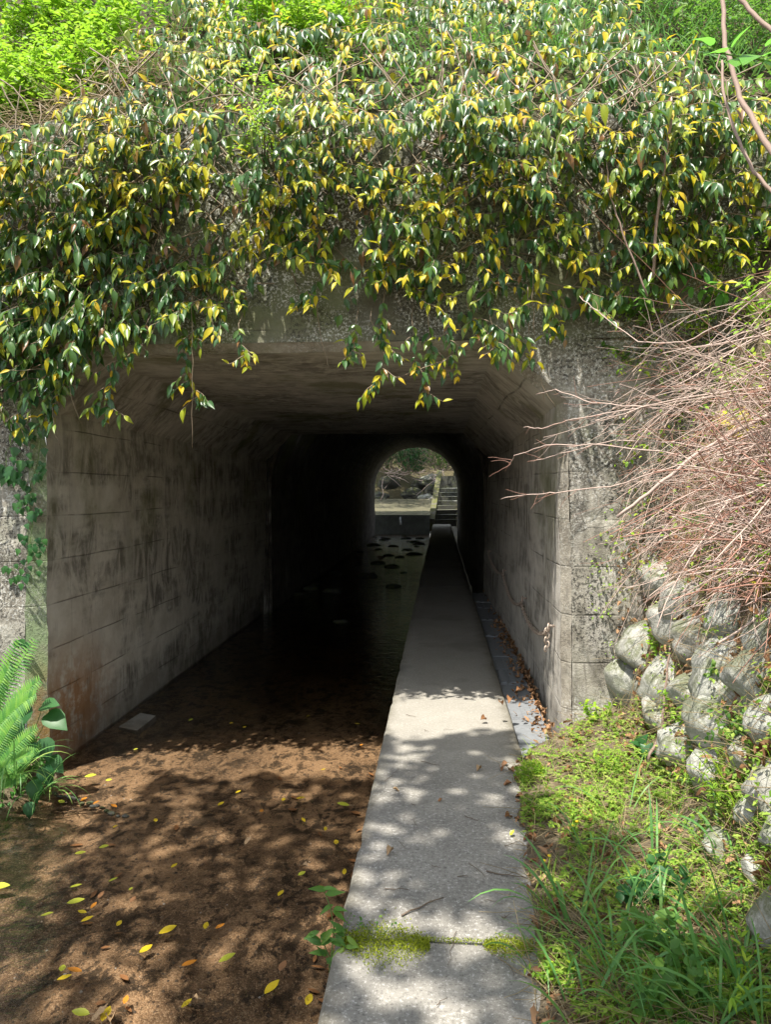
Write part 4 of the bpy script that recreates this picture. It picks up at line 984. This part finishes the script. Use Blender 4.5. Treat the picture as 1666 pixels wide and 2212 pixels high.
for px, py, L, ang, y in ((60, 1530, .15, -2.0, 4.35), (105, 1545, .16, -.5, 4.4), (92, 1525, .13, .35, 4.4), (95, 1600, .13, -1.2, 4.35), (80, 1610, .11, -1.8, 4.3), (110, 1640, .12, -.7, 4.35), (95, 1660, .12, -1.1, 4.3), (75, 1690, .12, -1.4, 4.2), (64, 1736, .085, -1.5, 4.1), (20, 1620, .12, -1.5, 4.2), (30, 1560, .12, -1., 4.3)):
    p = LB(px, py, y); fo.add(p, V(cos(ang), -.35, sin(ang) * .8), V(.15, -.7, .75) + rdir() * .15, L, L * .8); mb.tube([LB(30, 1740, 4.3), LB(50, 1650, 4.35).lerp(p, .5), p], .003, .002, 4)
mb.build('stem', M['gstem'], t); fo.build('foliage', M['deep'], t)
for lab, px, py, n, L, ys in (('grass tuft arching over the water by the left wall foot', 95, 1720, 16, .34, 4.2), ('long-bladed grass trailing into the water at the left edge', 20, 1680, 30, .38, 4.0)):
    p = LB(px, py, ys); mb = MB()
    for k in range(n):
        a = R.uniform(-1.9, .9); d = V(cos(a) * R.uniform(.2, .9), sin(a) * R.uniform(.2, .9), R.uniform(.5, 1.1)); mb.ribbon(p + V(R.uniform(-.09, .05), R.uniform(-.05, .05), 0), d, V(cos(a), sin(a), .2), L * R.uniform(.6, 1.1), R.uniform(.006, .012), R.uniform(1.8, 3.4), 9, R.uniform(-.5, .5))
    tag(mb.build('grass_tuft', M['grass'], None, p), lab, 'grass', 'grass tufts by the left wall')
weed('small-leaved weed mixed with the ferns at the left edge', 25, 1640, 14, .28, .035, T_ELLI, 'green', fn=lambda x, y: lground(x, y) , sp=.6)

fo = Soup(T_ELLI + T_IVY)
for _ in range(900):
    x, y = R.uniform(-3.2, -2.3), R.uniform(3.4, 4.66); z = lground(x, y); s = R.uniform(.025, .06)
    if z > WZ - .02: fo.add(V(x, y, z + R.uniform(.0, .10)), rdir() + V(.4, -.3, 0), V(.3, -.4, 1) + rdir() * .5, s, s * .6)
tag(fo.build('left_undergrowth', M['fern']), 'leafy green ground cover on the bank under the ferns', 'ground cover', None, 'stuff')
weed('leafy green weed in front of the ferns at the left edge', 40, 1660, 12, .26, .045, T_ELLI, 'fern', fn=lambda x, y: lground(x, y), up=V(.3, -.4, 1), sp=.5)

# ------------------------------------------------------------------ fallen leaves on the stream
YL, LI, OR, BRN, TN = 'yellow', 'lime', 'orange', 'brown', 'tan'
def s2(cx, cy): return (cx * .5, 1469 + cy * .5)
FALL = [ # crop coords, colour, length m, heading (deg), note
 (0, 897, LI, .11, 10, 'long lime leaf at the left edge of the frame'), (330, 895, LI, .06, 30, 'lime leaf left of the twig-and-leaf cluster'), (330, 962, LI, .085, 25, 'long lime leaf just above the orange leaf cluster'),
 (205, 1020, LI, .06, 25, 'pale lime leaf left of the orange leaf cluster'), (405, 980, OR, .05, 80, 'orange leaf at the centre of the leaf cluster'), (352, 1008, YL, .05, 170, 'yellow leaf pointing left in the leaf cluster'), (378, 1038, YL, .06, 50, 'bright yellow leaf at the bottom of the leaf cluster'),
 (490, 870, LI, .05, 40, 'lime leaf beside a tiny grey twig at middle left'), (565, 908, LI, .025, 60, 'tiny lime leaf in the stream at middle left'), (450, 725, LI, .055, 30, 'lime leaf with a pale tip behind the shaded bar'), (348, 752, LI, .06, 20, 'narrow olive leaf left of the pale-tipped leaf'),
 (671, 609, YL, .05, 120, 'round yellow leaf right of the riffle'), (497, 638, YL, .033, 70, 'tiny yellow leaf below the riffle'), (262, 530, LI, .06, 160, 'dull yellow leaf below the riffle near the left plants'),
 (362, 518, OR, .06, 75, 'orange leaf standing in the riffle nearest the left wall'), (416, 534, OR, .05, 60, 'orange leaf in the middle of the riffle'), (490, 549, OR, .06, 150, 'brown-orange leaf at the downstream end of the riffle'),
 (392, 421, LI, .085, 5, 'long olive leaf near the left wall foot'), (470, 436, LI, .045, 15, 'small green leaf near the left wall foot'), (586, 304, LI, .035, 20, 'pale round leaf near the sunken ledge'), (825, 176, LI, .05, 50, 'pale leaf farthest up the stream inside the shadow'),
 (1000, 190, YL, .035, 20, 'small dim yellow leaf in the shade of the mouth'), (1057, 206, YL, .045, 70, 'yellow leaf in the shade of the mouth at mid stream'), (1332, 160, YL, .035, 10, 'round yellow leaf in the shade toward the walkway'), (1545, 192, YL, .05, 0, 'flat yellow leaf in the shade close to the walkway'),
 (1562, 284, OR, .035, 60, 'orange leaf in the sunlit patch by the walkway'), (1398, 390, YL, .04, 40, 'yellow leaf below the sunlit patch by the walkway'), (1030, 489, YL, .045, 50, 'yellow leaf right of mid stream above the sun patches'), (1225, 520, YL, .045, 90, 'round bright yellow leaf level with the riffle'),
 (1300, 517, YL, .06, 0, 'flat yellow leaf right of the round bright one'), (1480, 543, LI, .085, 170, 'long narrow yellow leaf close to the walkway edge'), (955, 540, YL, .055, 60, 'yellow leaf with brown spots at mid stream'), (1130, 570, OR, .035, 80, 'small rust leaf at mid stream'),
 (1310, 610, YL, .055, 120, 'curled yellow leaf right of mid stream'), (1406, 647, YL, .05, 100, 'yellow leaf with a dark vein near the walkway'), (1453, 707, YL, .045, 100, 'small yellow leaf near the walkway below the veined one'), (1070, 707, TN, .06, 70, 'pale tan leaf on the open stream bed'),
 (753, 806, YL, .05, 70, 'spotted yellow leaf among the middle sun patches'), (1310, 805, TN, .06, 150, 'tan curled leaf beside a lime leaf right of middle'), (1305, 842, LI, .05, 50, 'lime leaf under the tan curled leaf'), (1488, 834, YL, .055, 95, 'yellow leaf touching the walkway edge above the weed'),
 (1213, 926, YL, .055, 75, 'bright clean yellow leaf in the sun patch'), (728, 1087, YL, .085, 40, 'large spotted yellow leaf left of middle front'), (890, 1066, YL, .055, 95, 'small yellow leaf beside the large spotted one'), (632, 1166, YL, .07, 60, 'yellow leaf with orange rim at the front left of middle'),
 (985, 1210, LI, .08, 40, 'large two-tone lime leaf at the front middle'), (820, 1228, OR, .07, 40, 'rust red leaf left of the two-tone lime leaf'), (952, 1070, OR, .05, 50, 'narrow rust leaf at mid front'), (280, 1290, YL, .06, 40, 'yellow leaf with orange blotches front left'), (318, 1262, OR, .07, 175, 'torn orange leaf above the blotched yellow leaf'), (268, 1252, LI, .04, 110, 'small pale leaf touching the torn orange leaf'),
 (543, 1387, OR, .05, 100, 'bright orange leaf near the front edge'), (1178, 1335, YL, .09, 60, 'long curved yellow leaf near the front right'), (1336, 1388, YL, .06, 80, 'yellow leaf nearest the camera by the walkway'), (808, 1405, YL, .055, 60, 'yellow leaf with a tan partner near the front'), (828, 1368, TN, .065, 150, 'tan leaf above the front yellow leaf'),
 (345, 1446, LI, .075, 175, 'pale lime leaf at the front edge left'), (458, 1448, YL, .08, 95, 'yellow leaf striped with brown at the front edge'), (432, 1462, TN, .07, 55, 'tan leaf at the front edge left of the striped leaf'), (480, 1452, TN, .08, 110, 'grey-tan leaf at the front edge right of the striped leaf'), (1222, 1240, BRN, .07, 80, 'sunken brown leaf right of middle front'), (435, 935, BRN, .06, 90, 'brown leaf above the orange leaf cluster'), (515, 1058, YL, .04, 80, 'small yellow leaf with a dark twig at front left'), (575, 955, BRN, .05, 80, 'reddish brown leaf on the stream left of middle')]
FM = {YL: 'fall_y', LI: 'fall_l', OR: 'fall_o', BRN: 'fall_b', TN: 'fall_t'}
for k, (cx, cy, col, L, ang, lab) in enumerate(FALL):
    p = PZ(*s2(cx, cy), WZ) + V(0, 0, .007); s = Soup(T_FLAT if col != TN else T_DRY); a = math.radians(ang)
    d = V(cos(a), sin(a), 0); s.add(p - d * L * .5, d + V(0, 0, R.uniform(0, .06)), V(R.uniform(-.12, .12), R.uniform(-.25, .05), 1), L * .92, L * R.uniform(.36, .5) * (1.35 if L < .05 else 1.))
    st = MB(); q = p - d * L * .5; st.tube([q, q - d * L * .22 + V(.004, 0, .004)], .0012, .0008, 4)
    o = s.build('fallen_leaf', M[FM[col]], None, p); tag(o, lab, 'fallen leaf', 'fallen leaves on the shallow stream'); st.build('leaf_stalk', M['vstem'], o)
for i in range(34):
    px, py = R.uniform(0, 760), R.uniform(1640, 2200); p = PZ(px, py, WZ)
    if p.x > -.4: continue
    if i % 3 == 0: p.x = -.40 - R.random() * .12
    p.z = bedz(p.x, p.y) + .012; L = R.uniform(.035, .075); s = Soup(T_FLAT); a = R.uniform(0, 6.3); d = V(cos(a), sin(a), 0)
    s.add(p - d * L * .5, d, V(R.uniform(-.3, .3), R.uniform(-.3, .3), 1), L, L * R.uniform(.3, .5)); o = s.build('sunken_leaf', M['fall_b'], None, p)
    tag(o, 'dark brown dead leaf lying sunken on the stream bed', 'fallen leaf', 'sunken brown leaves on the stream bed')
# riffle: low line of dark stones with water breaking over it
pts = [PZ(a, b, WZ) for a, b in ((105, 1712), (150, 1722), (190, 1735), (230, 1750), (268, 1765))]; cnt2 = 0
for i in range(22):
    t = i / 21 * 4; k = min(3, int(t)); p = pts[k].lerp(pts[k + 1], t - k) + V(R.gauss(0, .012), R.gauss(0, .012), -.004)
    me = boulder_mesh(200 + i, R.uniform(.012, .026), R.uniform(.010, .018), R.uniform(.008, .014), 2); me.materials.append(M['darkrock']); o = bpy.data.objects.new('pebble', me); C.objects.link(o); o.location = p
    tag(o, 'small wet dark pebble in the line of stones that makes the riffle', 'pebble', 'pebbles of the riffle near the left plants')
# stones standing in the dark tunnel stream
for lab, px, py, r in (('flat dark stone under the far arch at the left bank', 830, 1168, .22), ('dark block in the stream beside the walkway deep in the tunnel', 895, 1200, .28), ('second dark block close to the walkway deep in the tunnel', 880, 1190, .2), ('dark stone nearest the far weir', 838, 1152, .25), ('pale flat stone lying in the dark stream near the left wall', 738, 1346, .13), ('low dark stone mid stream in the tunnel', 850, 1182, .2), ('dark stone by the walkway midway through the tunnel', 905, 1178, .25)):
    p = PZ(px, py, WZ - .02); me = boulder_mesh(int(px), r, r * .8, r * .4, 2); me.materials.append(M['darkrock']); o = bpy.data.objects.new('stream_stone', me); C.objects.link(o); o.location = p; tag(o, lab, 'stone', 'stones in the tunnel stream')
for i in range(26):
    y = R.uniform(13, 29.5); x = R.uniform(-2.5, -.55) if R.random() < .6 else R.choice((R.uniform(-2.6, -2.1), R.uniform(-.9, -.45))); r = R.uniform(.07, .2)
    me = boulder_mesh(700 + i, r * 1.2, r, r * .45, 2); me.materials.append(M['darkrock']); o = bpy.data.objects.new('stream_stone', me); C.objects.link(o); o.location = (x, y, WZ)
    tag(o, 'low dark stone breaking the water in the unlit part of the tunnel', 'stone', 'low stones in the dark tunnel stream')
# ledge of old concrete at the foot of the left wall
q = [PZ(a, b, WZ + .004) for a, b in ((272, 1570), (318, 1540), (336, 1546), (296, 1577))]; mb = MB()
mb.v = [tuple(p + V(-.06 if i in (0, 1) else 0, 0, 0)) for i, p in enumerate(q)] + [tuple(p + V(-.06 if i in (0, 1) else 0.02, 0, -.1)) for i, p in enumerate(q)]
mb.f = [(3, 2, 1, 0), (0, 1, 5, 4), (1, 2, 6, 5), (2, 3, 7, 6), (3, 0, 4, 7)]; mb.sm = [False] * 5
tag(mb.build('concrete_ledge', M['lining'], None, q[0]), 'small pale concrete ledge just above water at the left wall foot', 'ledge')
# gravel on the bed
gv = MB()
for _ in range(800):
    px, py = R.uniform(-20, 800), R.uniform(1560, 2230); p = PZ(px, py, WZ - .05)
    if p.x > -.37: continue
    r = R.uniform(.003, .009) * (1.6 if R.random() < .08 else 1); z = bedz(p.x, p.y); o = len(gv.v); a0 = R.uniform(0, 6)
    for k in range(5): gv.v.append((p.x + r * cos(a0 + k * 1.257) * R.uniform(.8, 1.2), p.y + r * .8 * sin(a0 + k * 1.257), z - .002))
    for k in range(5): gv.v.append((p.x + r * .55 * cos(a0 + k * 1.257), p.y + r * .45 * sin(a0 + k * 1.257), z + r * .5))
    for k in range(5): gv.f.append((o + k, o + (k + 1) % 5, o + 5 + (k + 1) % 5, o + 5 + k)); gv.sm.append(True)
    gv.f.append(tuple(range(o + 5, o + 10))); gv.sm.append(True)
g = G('gravel'); gc = g.ramp(g.isl(), [(0, (.03, .022, .016)), (.45, (.07, .05, .035)), (.9, (.15, .105, .07)), (1, (.30, .29, .29))]); M['gravel'] = g.fin(g.pr(gc, .7))
tag(gv.build('gravel', M['gravel']), 'fine brown gravel scattered over the stream bed', 'gravel', None, 'stuff')

# ------------------------------------------------------------------ twigs and dry leaves on the walkway
TW = [((70, 1015), (250, 940), .0035), ((440, 830), (600, 855), .003), ((345, 590), (400, 610), .002), ((360, 790), (430, 850), .0018), ((150, 352), (230, 370), .0018), ((490, 1195), (565, 1275), .0016), ((215, 1412), (262, 1380), .0016), ((0, 905), (100, 905), .0022), ((315, 852), (360, 845), .0018), ((300, 1085), (270, 1235), .0014), ((520, 720), (590, 690), .0016), ((112, 535), (130, 545), .0018), ((60, 700), (90, 730), .0014), ((85, 150), (130, 158), .0018), ((165, 215), (190, 222), .0016), ((430, 950), (500, 965), .0014), ((200, 800), (240, 812), .0014), ((580, 770), (640, 790), .0015), ((505, 1030), (520, 1020), .003), ((120, 600), (135, 640), .0014), ((250, 215), (300, 212), .0012), ((0, 440), (60, 380), .0014)]
TWL = ['thick dark twig lying aslant on the lower middle of the walkway', 'long dark twig at the bank side of the walkway', 'short twig in the middle of the walkway above the sun discs', 'curved thin twig above the long bank side twig', 'thin twig high on the walkway near its middle', 'thin twig below the moss joint on the bank side', 'short twig near the bottom edge of the walkway', 'pale straight stick at the stream side of the walkway', 'short dark twig beside the curved one', 'fine stalk lying across below the moss joint', 'fine twig pointing at the litter edge', 'stubby twig at the stream side high on the walkway', 'fine twig at the stream side above the middle', 'short dark twig in the shadow of the vines', 'tiny twig just below the vine shadow', 'fine pale straw at mid walkway near the bank', 'fine twig between the sun discs', 'pale twig among the edge litter', 'stubby scrap of bark on the lower walkway', 'tiny curled twig left of centre', 'fine twig in the sunlit top of the walkway', 'fine slanting twig at the left edge of the walkway']
for (a, b, r), lab in zip(TW, TWL):
    pa, pb = PZ(833 + a[0] * .5, 1469 + a[1] * .5, .005), PZ(833 + b[0] * .5, 1469 + b[1] * .5, .005); pts = [pa.lerp(pb, t / 5) + V(R.uniform(-.006, .006), R.uniform(-.006, .006), R.uniform(0, .004)) for t in range(6)]
    mb = MB(); mb.tube(pts, r, r * .5, 5)
    if r > .002: mb.tube([pts[3], pts[3] + V(.02, .02, .003)], r * .5, r * .3, 4)
    tag(mb.build('twig', M['twig'], None, pa), lab, 'twig', 'twigs lying on the walkway')
DL = [((425, 176), .05, 'lone curled brown leaf in the sun near the top of the walkway'), ((47, 480), .035, 'small tan leaf at the stream edge of the walkway'), ((20, 752), .045, 'tan leaf lying at the stream edge halfway down'), ((235, 524), .025, 'tiny rust leaf in the middle of the walkway'), ((405, 392), .04, 'thin pale brown leaf right of the walkway middle'), ((548, 678), .028, 'small green leaf on the bank side of the walkway'),
 ((535, 594), .055, 'brown leaf at the walkway edge below the green mound'), ((575, 510), .055, 'folded brown leaf beside the green mound'), ((500, 392), .04, 'brown leaf left of the mound top'), ((525, 455), .05, 'curled brown leaf left of the mound foot'), ((570, 440), .05, 'brown leaf tucked against the mound foot'), ((545, 400), .05, 'dark brown leaf touching the mound'),
 ((635, 793), .07, 'flat brown leaf beside the yellow flowers'), ((700, 715), .07, 'wavy brown leaf above the yellow flowers'), ((780, 695), .06, 'upright brown leaf right of the wavy one'), ((670, 895), .075, 'large pale brown leaf at the walkway edge'), ((632, 910), .05, 'small brown leaf left of the large pale one'), ((695, 862), .055, 'brown leaf behind the large pale one'), ((640, 688), .05, 'reddish leaf at the walkway edge'), ((655, 1305), .06, 'brown leaf near the bottom of the walkway edge'),
 ((885, 608), .07, 'light brown leaf in the litter above the grass'), ((820, 525), .06, 'brown leaf at the centre of the litter'), ((745, 632), .06, 'brown leaf between the whorled weeds'), ((610, 562), .06, 'brown leaf under the long straw'), ((500, 100), .05, 'brown leaf on the walkway beside the drain'), ((540, 95), .06, 'brown leaf heaped at the drain corner'), ((575, 50), .05, 'brown leaf lying on the drain cover'), ((625, 60), .055, 'brown leaf beside the pillar on the drain'), ((660, 112), .05, 'brown leaf at the pillar foot'), ((795, 195), .06, 'pale tan leaf below the pillar corner'), ((865, 230), .05, 'brown leaf among the weeds under the pillar'), ((760, 260), .05, 'brown leaf in the sunlit litter below the pillar'), ((700, 240), .05, 'brown leaf left of the pale tan one'), ((840, 270), .05, 'brown leaf right of the sunlit litter'), ((515, 370), .04, 'small brown leaf above the mound')]
for (c, L, lab) in DL:
    p = hit(833 + c[0] * .5, 1469 + c[1] * .5, lambda x, y: max(0, ground(x, y)) if y < 4.7 else 0); s = Soup(T_DRY); a = R.uniform(0, 6.3); d = V(cos(a), sin(a), .05)
    s.add(p + V(0, 0, .012) - d * L * .5, d, V(R.uniform(-.4, .4), R.uniform(-.5, .2), 1), L, L * R.uniform(.5, .75))
    o = s.build('dry_leaf', M['fall_l' if 'green leaf' in lab else ('fall_t' if 'tan' in lab or 'pale' in lab else 'fall_b')], None, p); tag(o, lab, 'dry leaf', 'dry leaves beside and on the walkway')

# ------------------------------------------------------------------ beyond the far mouth
t = thing('stone_weir', 'wet grey weir with a sloping apron below the far bank', 'weir', V(-1.9, 30.6, WZ))
mb = MB(); mb.quad_grid(lambda u, v: (lerp(-4.5, -.40, u), 30.6 + .05 * nz(u * 9, v * 5), lerp(-.7, .40, v)), 20, 8); M['weir_face'] = plain('weir_face', (.30, .34, .34), .6, 0, .45, 6); mb.build('front_face', M['weir_face'], t)
mb = MB(); mb.quad_grid(lambda u, v: (lerp(-4.5, -.40 + .35 * v, u), lerp(30.6, 38.4, v), lerp(.40, .96, v) + .02 * nz(u * 12, v * 12)), 24, 24); M['apron'] = plain('weir_apron', (.17, .16, .105), .25, 0, .4, 3); mb.build('apron', M['apron'], t)
mb = MB(); pts = [V(-1.62, 30.60, .30), V(-1.62, 30.54, .24), V(-1.61, 30.52, .12), V(-1.6, 30.52, .0)]; mb.tube(pts, .03, .05, 8); mb.build('water_spout', M['foam'], t)
t = thing('stone_steps', 'rough stone steps climbing from the walkway end beyond the far arch', 'steps', V(.2, 31.2, 0))
sk = lambda y: (y - 31.2) * .055
M['mosstep'] = rock_mat('damp_step_stone', .45)
for i in range(11):
    y0 = 31.2 + i * .52; mb = MB(); mb.box((-.21 + sk(y0), y0, -.1), (1.2 + sk(y0), y0 + .62, .19 * (i + 1)), .02); so_ = mb.build('step', [M['mosstep'] if i < 4 else M['rock'], M['darkrock']], t); so_.data.polygons[2].material_index = 1
t = thing('step_parapet', 'mossy concrete parapet along the left of the far steps', 'parapet wall', V(-.35, 31.1, 0)); mb = MB()
mb.quad_grid(lambda u, v: (-.45 + sk(lerp(31.05, 37.2, v)) , lerp(31.05, 37.2, v), lerp(-.3, .22 + lerp(0, 2.2, v), u)), 4, 20)
mb.quad_grid(lambda u, v: (-.45 + .24 * u + sk(lerp(31.05, 37.2, v)), lerp(31.05, 37.2, v), .22 + lerp(0, 2.2, v)), 3, 20)
mb.quad_grid(lambda u, v: (-.21 + sk(lerp(31.05, 37.2, v)), lerp(31.05, 37.2, v), lerp(.22 + lerp(0, 2.2, v), -.3, u)), 4, 20)
mb.quad_grid(lambda u, v: (-.45 + .24 * u, 31.05, lerp(-.3, .22, v)), 3, 4)
g = G('mossy_concrete'); p_ = g.pos(); M['mossy'] = g.fin(g.pr(g.mix(g.sm(g.noise(p_, 3, 5, .7), .35, .6), (.12, .11, .09), (.10, .105, .03)), .9, g.bump(g.noise(p_, 20, 5), .6, .03)))
mb.build('wall', M['mossy'], t)
FB = [(-3.3, 39.4, 1.2, .5), (-2.4, 40.2, 1.3, .6), (-1.5, 40.6, 1.3, .55), (-.7, 39.6, 1.15, .42), (-.35, 37.9, 1.05, .28), (-2.9, 41, 2.0, .6), (-1.9, 41.4, 2.1, .6), (-1.0, 41.2, 1.9, .55), (-.2, 40.5, 1.6, .5), (-3.6, 40.6, 1.9, .5), (-.5, 41.8, 2.2, .5)]
FBL = ['dark wet rock at the left side of the far pool', 'dark rock left of middle behind the far pool', 'dark rock at the middle of the far bank', 'pale rock left of the far parapet foot', 'small flat rock on the apron beside the parapet', 'upper dark rock at the far bank left', 'upper dark rock at the far bank middle', 'upper rock under the exposed roots', 'rock tucked behind the far parapet', 'leftmost upper rock of the far bank', 'highest rock of the far bank near the parapet']
for i, ((x, y, z, r), lab) in enumerate(zip(FB, FBL)):
    if i in (1, 6, 9): continue
    z -= .18; y += .3
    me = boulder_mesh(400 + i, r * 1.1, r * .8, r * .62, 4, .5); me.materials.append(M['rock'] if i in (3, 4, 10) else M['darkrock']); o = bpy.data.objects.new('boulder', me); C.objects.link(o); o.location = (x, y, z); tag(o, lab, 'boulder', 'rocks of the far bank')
for lab, c, r, m_, n in (('dark green bush above the far bank at the left', V(-3.2, 43.5, 4.0), 1.3, 'deep', 2200), ('dark leafy bush above the far bank at the middle', V(-1.6, 43.0, 3.4), 1.0, 'deep', 1600), ('lighter green bush above the far steps', V(.2, 42.5, 3.6), 1.0, 'green', 700), ('tall dark bush high behind the far bank', V(-1.4, 46, 6.2), 2.4, 'deep', 2200)):
    st, fo = MB(), Soup(T_ELLI)
    for _ in range(n):
        d = rdir() * r * R.random() ** .4; s = R.uniform(.10, .2); fo.add(c + d, rdir() + V(0, -.3, -.2), V(0, -.4, 1) + rdir() * .6, s, s * .5)
    for _ in range(26): st.tube(wander(c + V(R.uniform(-r, r) * .5, 0, -r * 1.1), V(R.uniform(-1, 1), -.3, 1), r * 2, 7, .3), .018, .005, 4)
    t = thing('bush', lab, 'bush', c - V(0, 0, r), 'bushes beyond the far arch'); st.build('stem', M['cane'], t); fo.build('foliage', M[m_], t)
mb = MB()
for _ in range(150): mb.tube(wander(V(R.uniform(-4, .6), R.uniform(40.6, 42.2), R.uniform(1.9, 4.2)), V(R.uniform(-1, 1), -.3, R.uniform(-.8, 1)), R.uniform(.4, 1.4), 6, .3), .010, .004, 3, False)
tag(mb.build('far_brush', M['twig']), 'brown leafless brush hanging over the far bank', 'brush', None, 'stuff')
mb = MB()
for _ in range(26): mb.tube(wander(V(R.uniform(-3.4, .2), R.uniform(40, 41.5), R.uniform(1.9, 2.7)), V(R.uniform(-1, 1), -.5, R.uniform(-.6, .2)), R.uniform(.6, 1.6), 7, .3), .022, .008, 4)
tag(mb.build('exposed_roots', M['cane'], None, (-1.5, 41, 2.2)), 'tangle of pale exposed roots overhanging the far rocks', 'roots')
mb = MB(); mb.tube([V(-3.0, 37.4, .9), V(-2.85, 37.6, 1.2), V(-2.95, 37.8, 1.6), V(-2.9, 37.9, 2.0)], .03, .02, 6); tag(mb.build('pale_stick', M['cane'], None, (-3, 37.4, .9)), 'pale crooked stick standing at the left side of the far pool', 'stick')

# ------------------------------------------------------------------ trees overhead that dapple the foreground (behind and above the camera)
SUN = V(.22, .36, -1).normalized()
def tree(lab, base, crown_c, n):
    t = thing('tree', lab, 'tree', base); tr, fo = MB(), Soup(T_ELLI); top = V(base[0], base[1], 8.4); tr.tube([Vector(base), Vector(base) + V(.1, .1, 3), top], .2, .1, 10)
    for (x, y, z, rx, ry, rz, k) in crown_c:
        c = V(x, y, z); tr.tube(wander(top - V(0, 0, 1.5), c - top + V(0, 0, 1.5), (c - top).length + 1., 7, .08), .05, .012, 6)
        for _ in range(int(k * n)):
            d = rdir() * R.random() ** .4; q = c + V(d.x * rx, d.y * ry, d.z * rz)
            for j in range(6): s = R.uniform(.09, .15); fo.add(q + rdir() * .14, rdir() + V(0, 0, -.3), -SUN + rdir() * .45, s, s * .62)
    tr.build('trunk', M['bark'], t); fo.build('crown', M['canopy'], t)
# clumps placed where the sun's rays to the shaded ground pass
def crown_over(n_tries, side):
    out = []
    while len(out) < n_tries:
        gx, gy = R.uniform(-3.4, 2.3), R.uniform(.0, 4.9)
        lim = 4.55 + .3 * nz(gx * 1.7, 4.2) + (.15 if gx < -.4 else 0)
        if gy > lim or (gx < -2.1 and gy > 3.9) or (gx > .75 + .2 * nz(gy * 2, 3) and gy > 2.6 - .2 * gx) or (gx > .45 and gy > 3.1): continue
        if R.random() > clamp(.60 + .7 * nz(gx * 1.5, gy * 1.5, 3.3) + 1.3 * nz(gx * 4.6, gy * 4.6, 1), .03, 1): continue
        h = R.uniform(6.6, 7.0); c = V(gx, gy, 0) - SUN * (h / -SUN.z)
        if (c.x < -1.5) == side: out.append(c)
    return out
def crown_tree(lab, base, pts):
    t = thing('tree', lab, 'tree', base); tr, fo = MB(), Soup(T_ELLI); top = V(base[0], base[1], 6.2); tr.tube([Vector(base), Vector(base) + V(.1, .1, 3), top], .2, .1, 10)
    for p in pts[::90]: tr.tube(wander(top - V(0, 0, 1.2), p - top + V(0, 0, 1.2), (p - top + V(0, 0, 1.2)).length, 7, .07), .035, .006, 5)
    for p in pts:
        for j in range(3): s_ = R.uniform(.08, .13); fo.add(p + rdir() * .05, rdir() + V(0, 0, -.2), -SUN + rdir() * .4, s_, s_ * .6)
    tr.build('trunk', M['bark'], t); fo.build('crown', M['canopy'], t)
crown_tree('tall leafy tree overhanging the stream behind the viewpoint', (-4.6, -4.0, .6), crown_over(2350, True))
crown_tree('second leafy tree shading the walkway from behind the viewpoint', (2.4, -4.4, .8), crown_over(2350, False))
fc = [(R.uniform(-6.5, .8), R.uniform(31, 41.5), R.uniform(7.5, 9.5), .9, .9, .4, 1.) for _ in range(130)]
tree('shady tree overhanging the far pool beyond the tunnel', (3.5, 41, 2.5), fc, 44)

# ------------------------------------------------------------------ light
sd = bpy.data.lights.new('sun', 'SUN'); so = bpy.data.objects.new('sun', sd); C.objects.link(so)
sd.energy = 3.9; sd.angle = math.radians(.53); sd.color = (1, .94, .84)
so.rotation_euler = SUN.to_track_quat('-Z', 'Y').to_euler(); so.location = (0, 0, 20)
w = bpy.data.worlds.new('World'); bpy.context.scene.world = w; w.use_nodes = True; nt = w.node_tree
sky = nt.nodes.new('ShaderNodeTexSky'); sky.sky_type = 'NISHITA'; sky.sun_disc = False
sky.sun_elevation = math.asin(-SUN.z); sky.sun_rotation = math.atan2(-SUN.x, -SUN.y)
bg = nt.nodes['Background']; bg.inputs[1].default_value = .15; hs = nt.nodes.new('ShaderNodeHueSaturation'); hs.inputs['Saturation'].default_value = .35; nt.links.new(sky.outputs[0], hs.inputs['Color']); nt.links.new(hs.outputs[0], bg.inputs[0])
sc = bpy.context.scene
sc.view_settings.view_transform = 'Standard'; sc.view_settings.look = 'None'; sc.view_settings.gamma = 1; sc.view_settings.exposure = 1.4
sc.cycles.use_denoising = True; sc.cycles.max_bounces = 8; sc.cycles.transparent_max_bounces = 8; sc.cycles.sample_clamp_indirect = 6
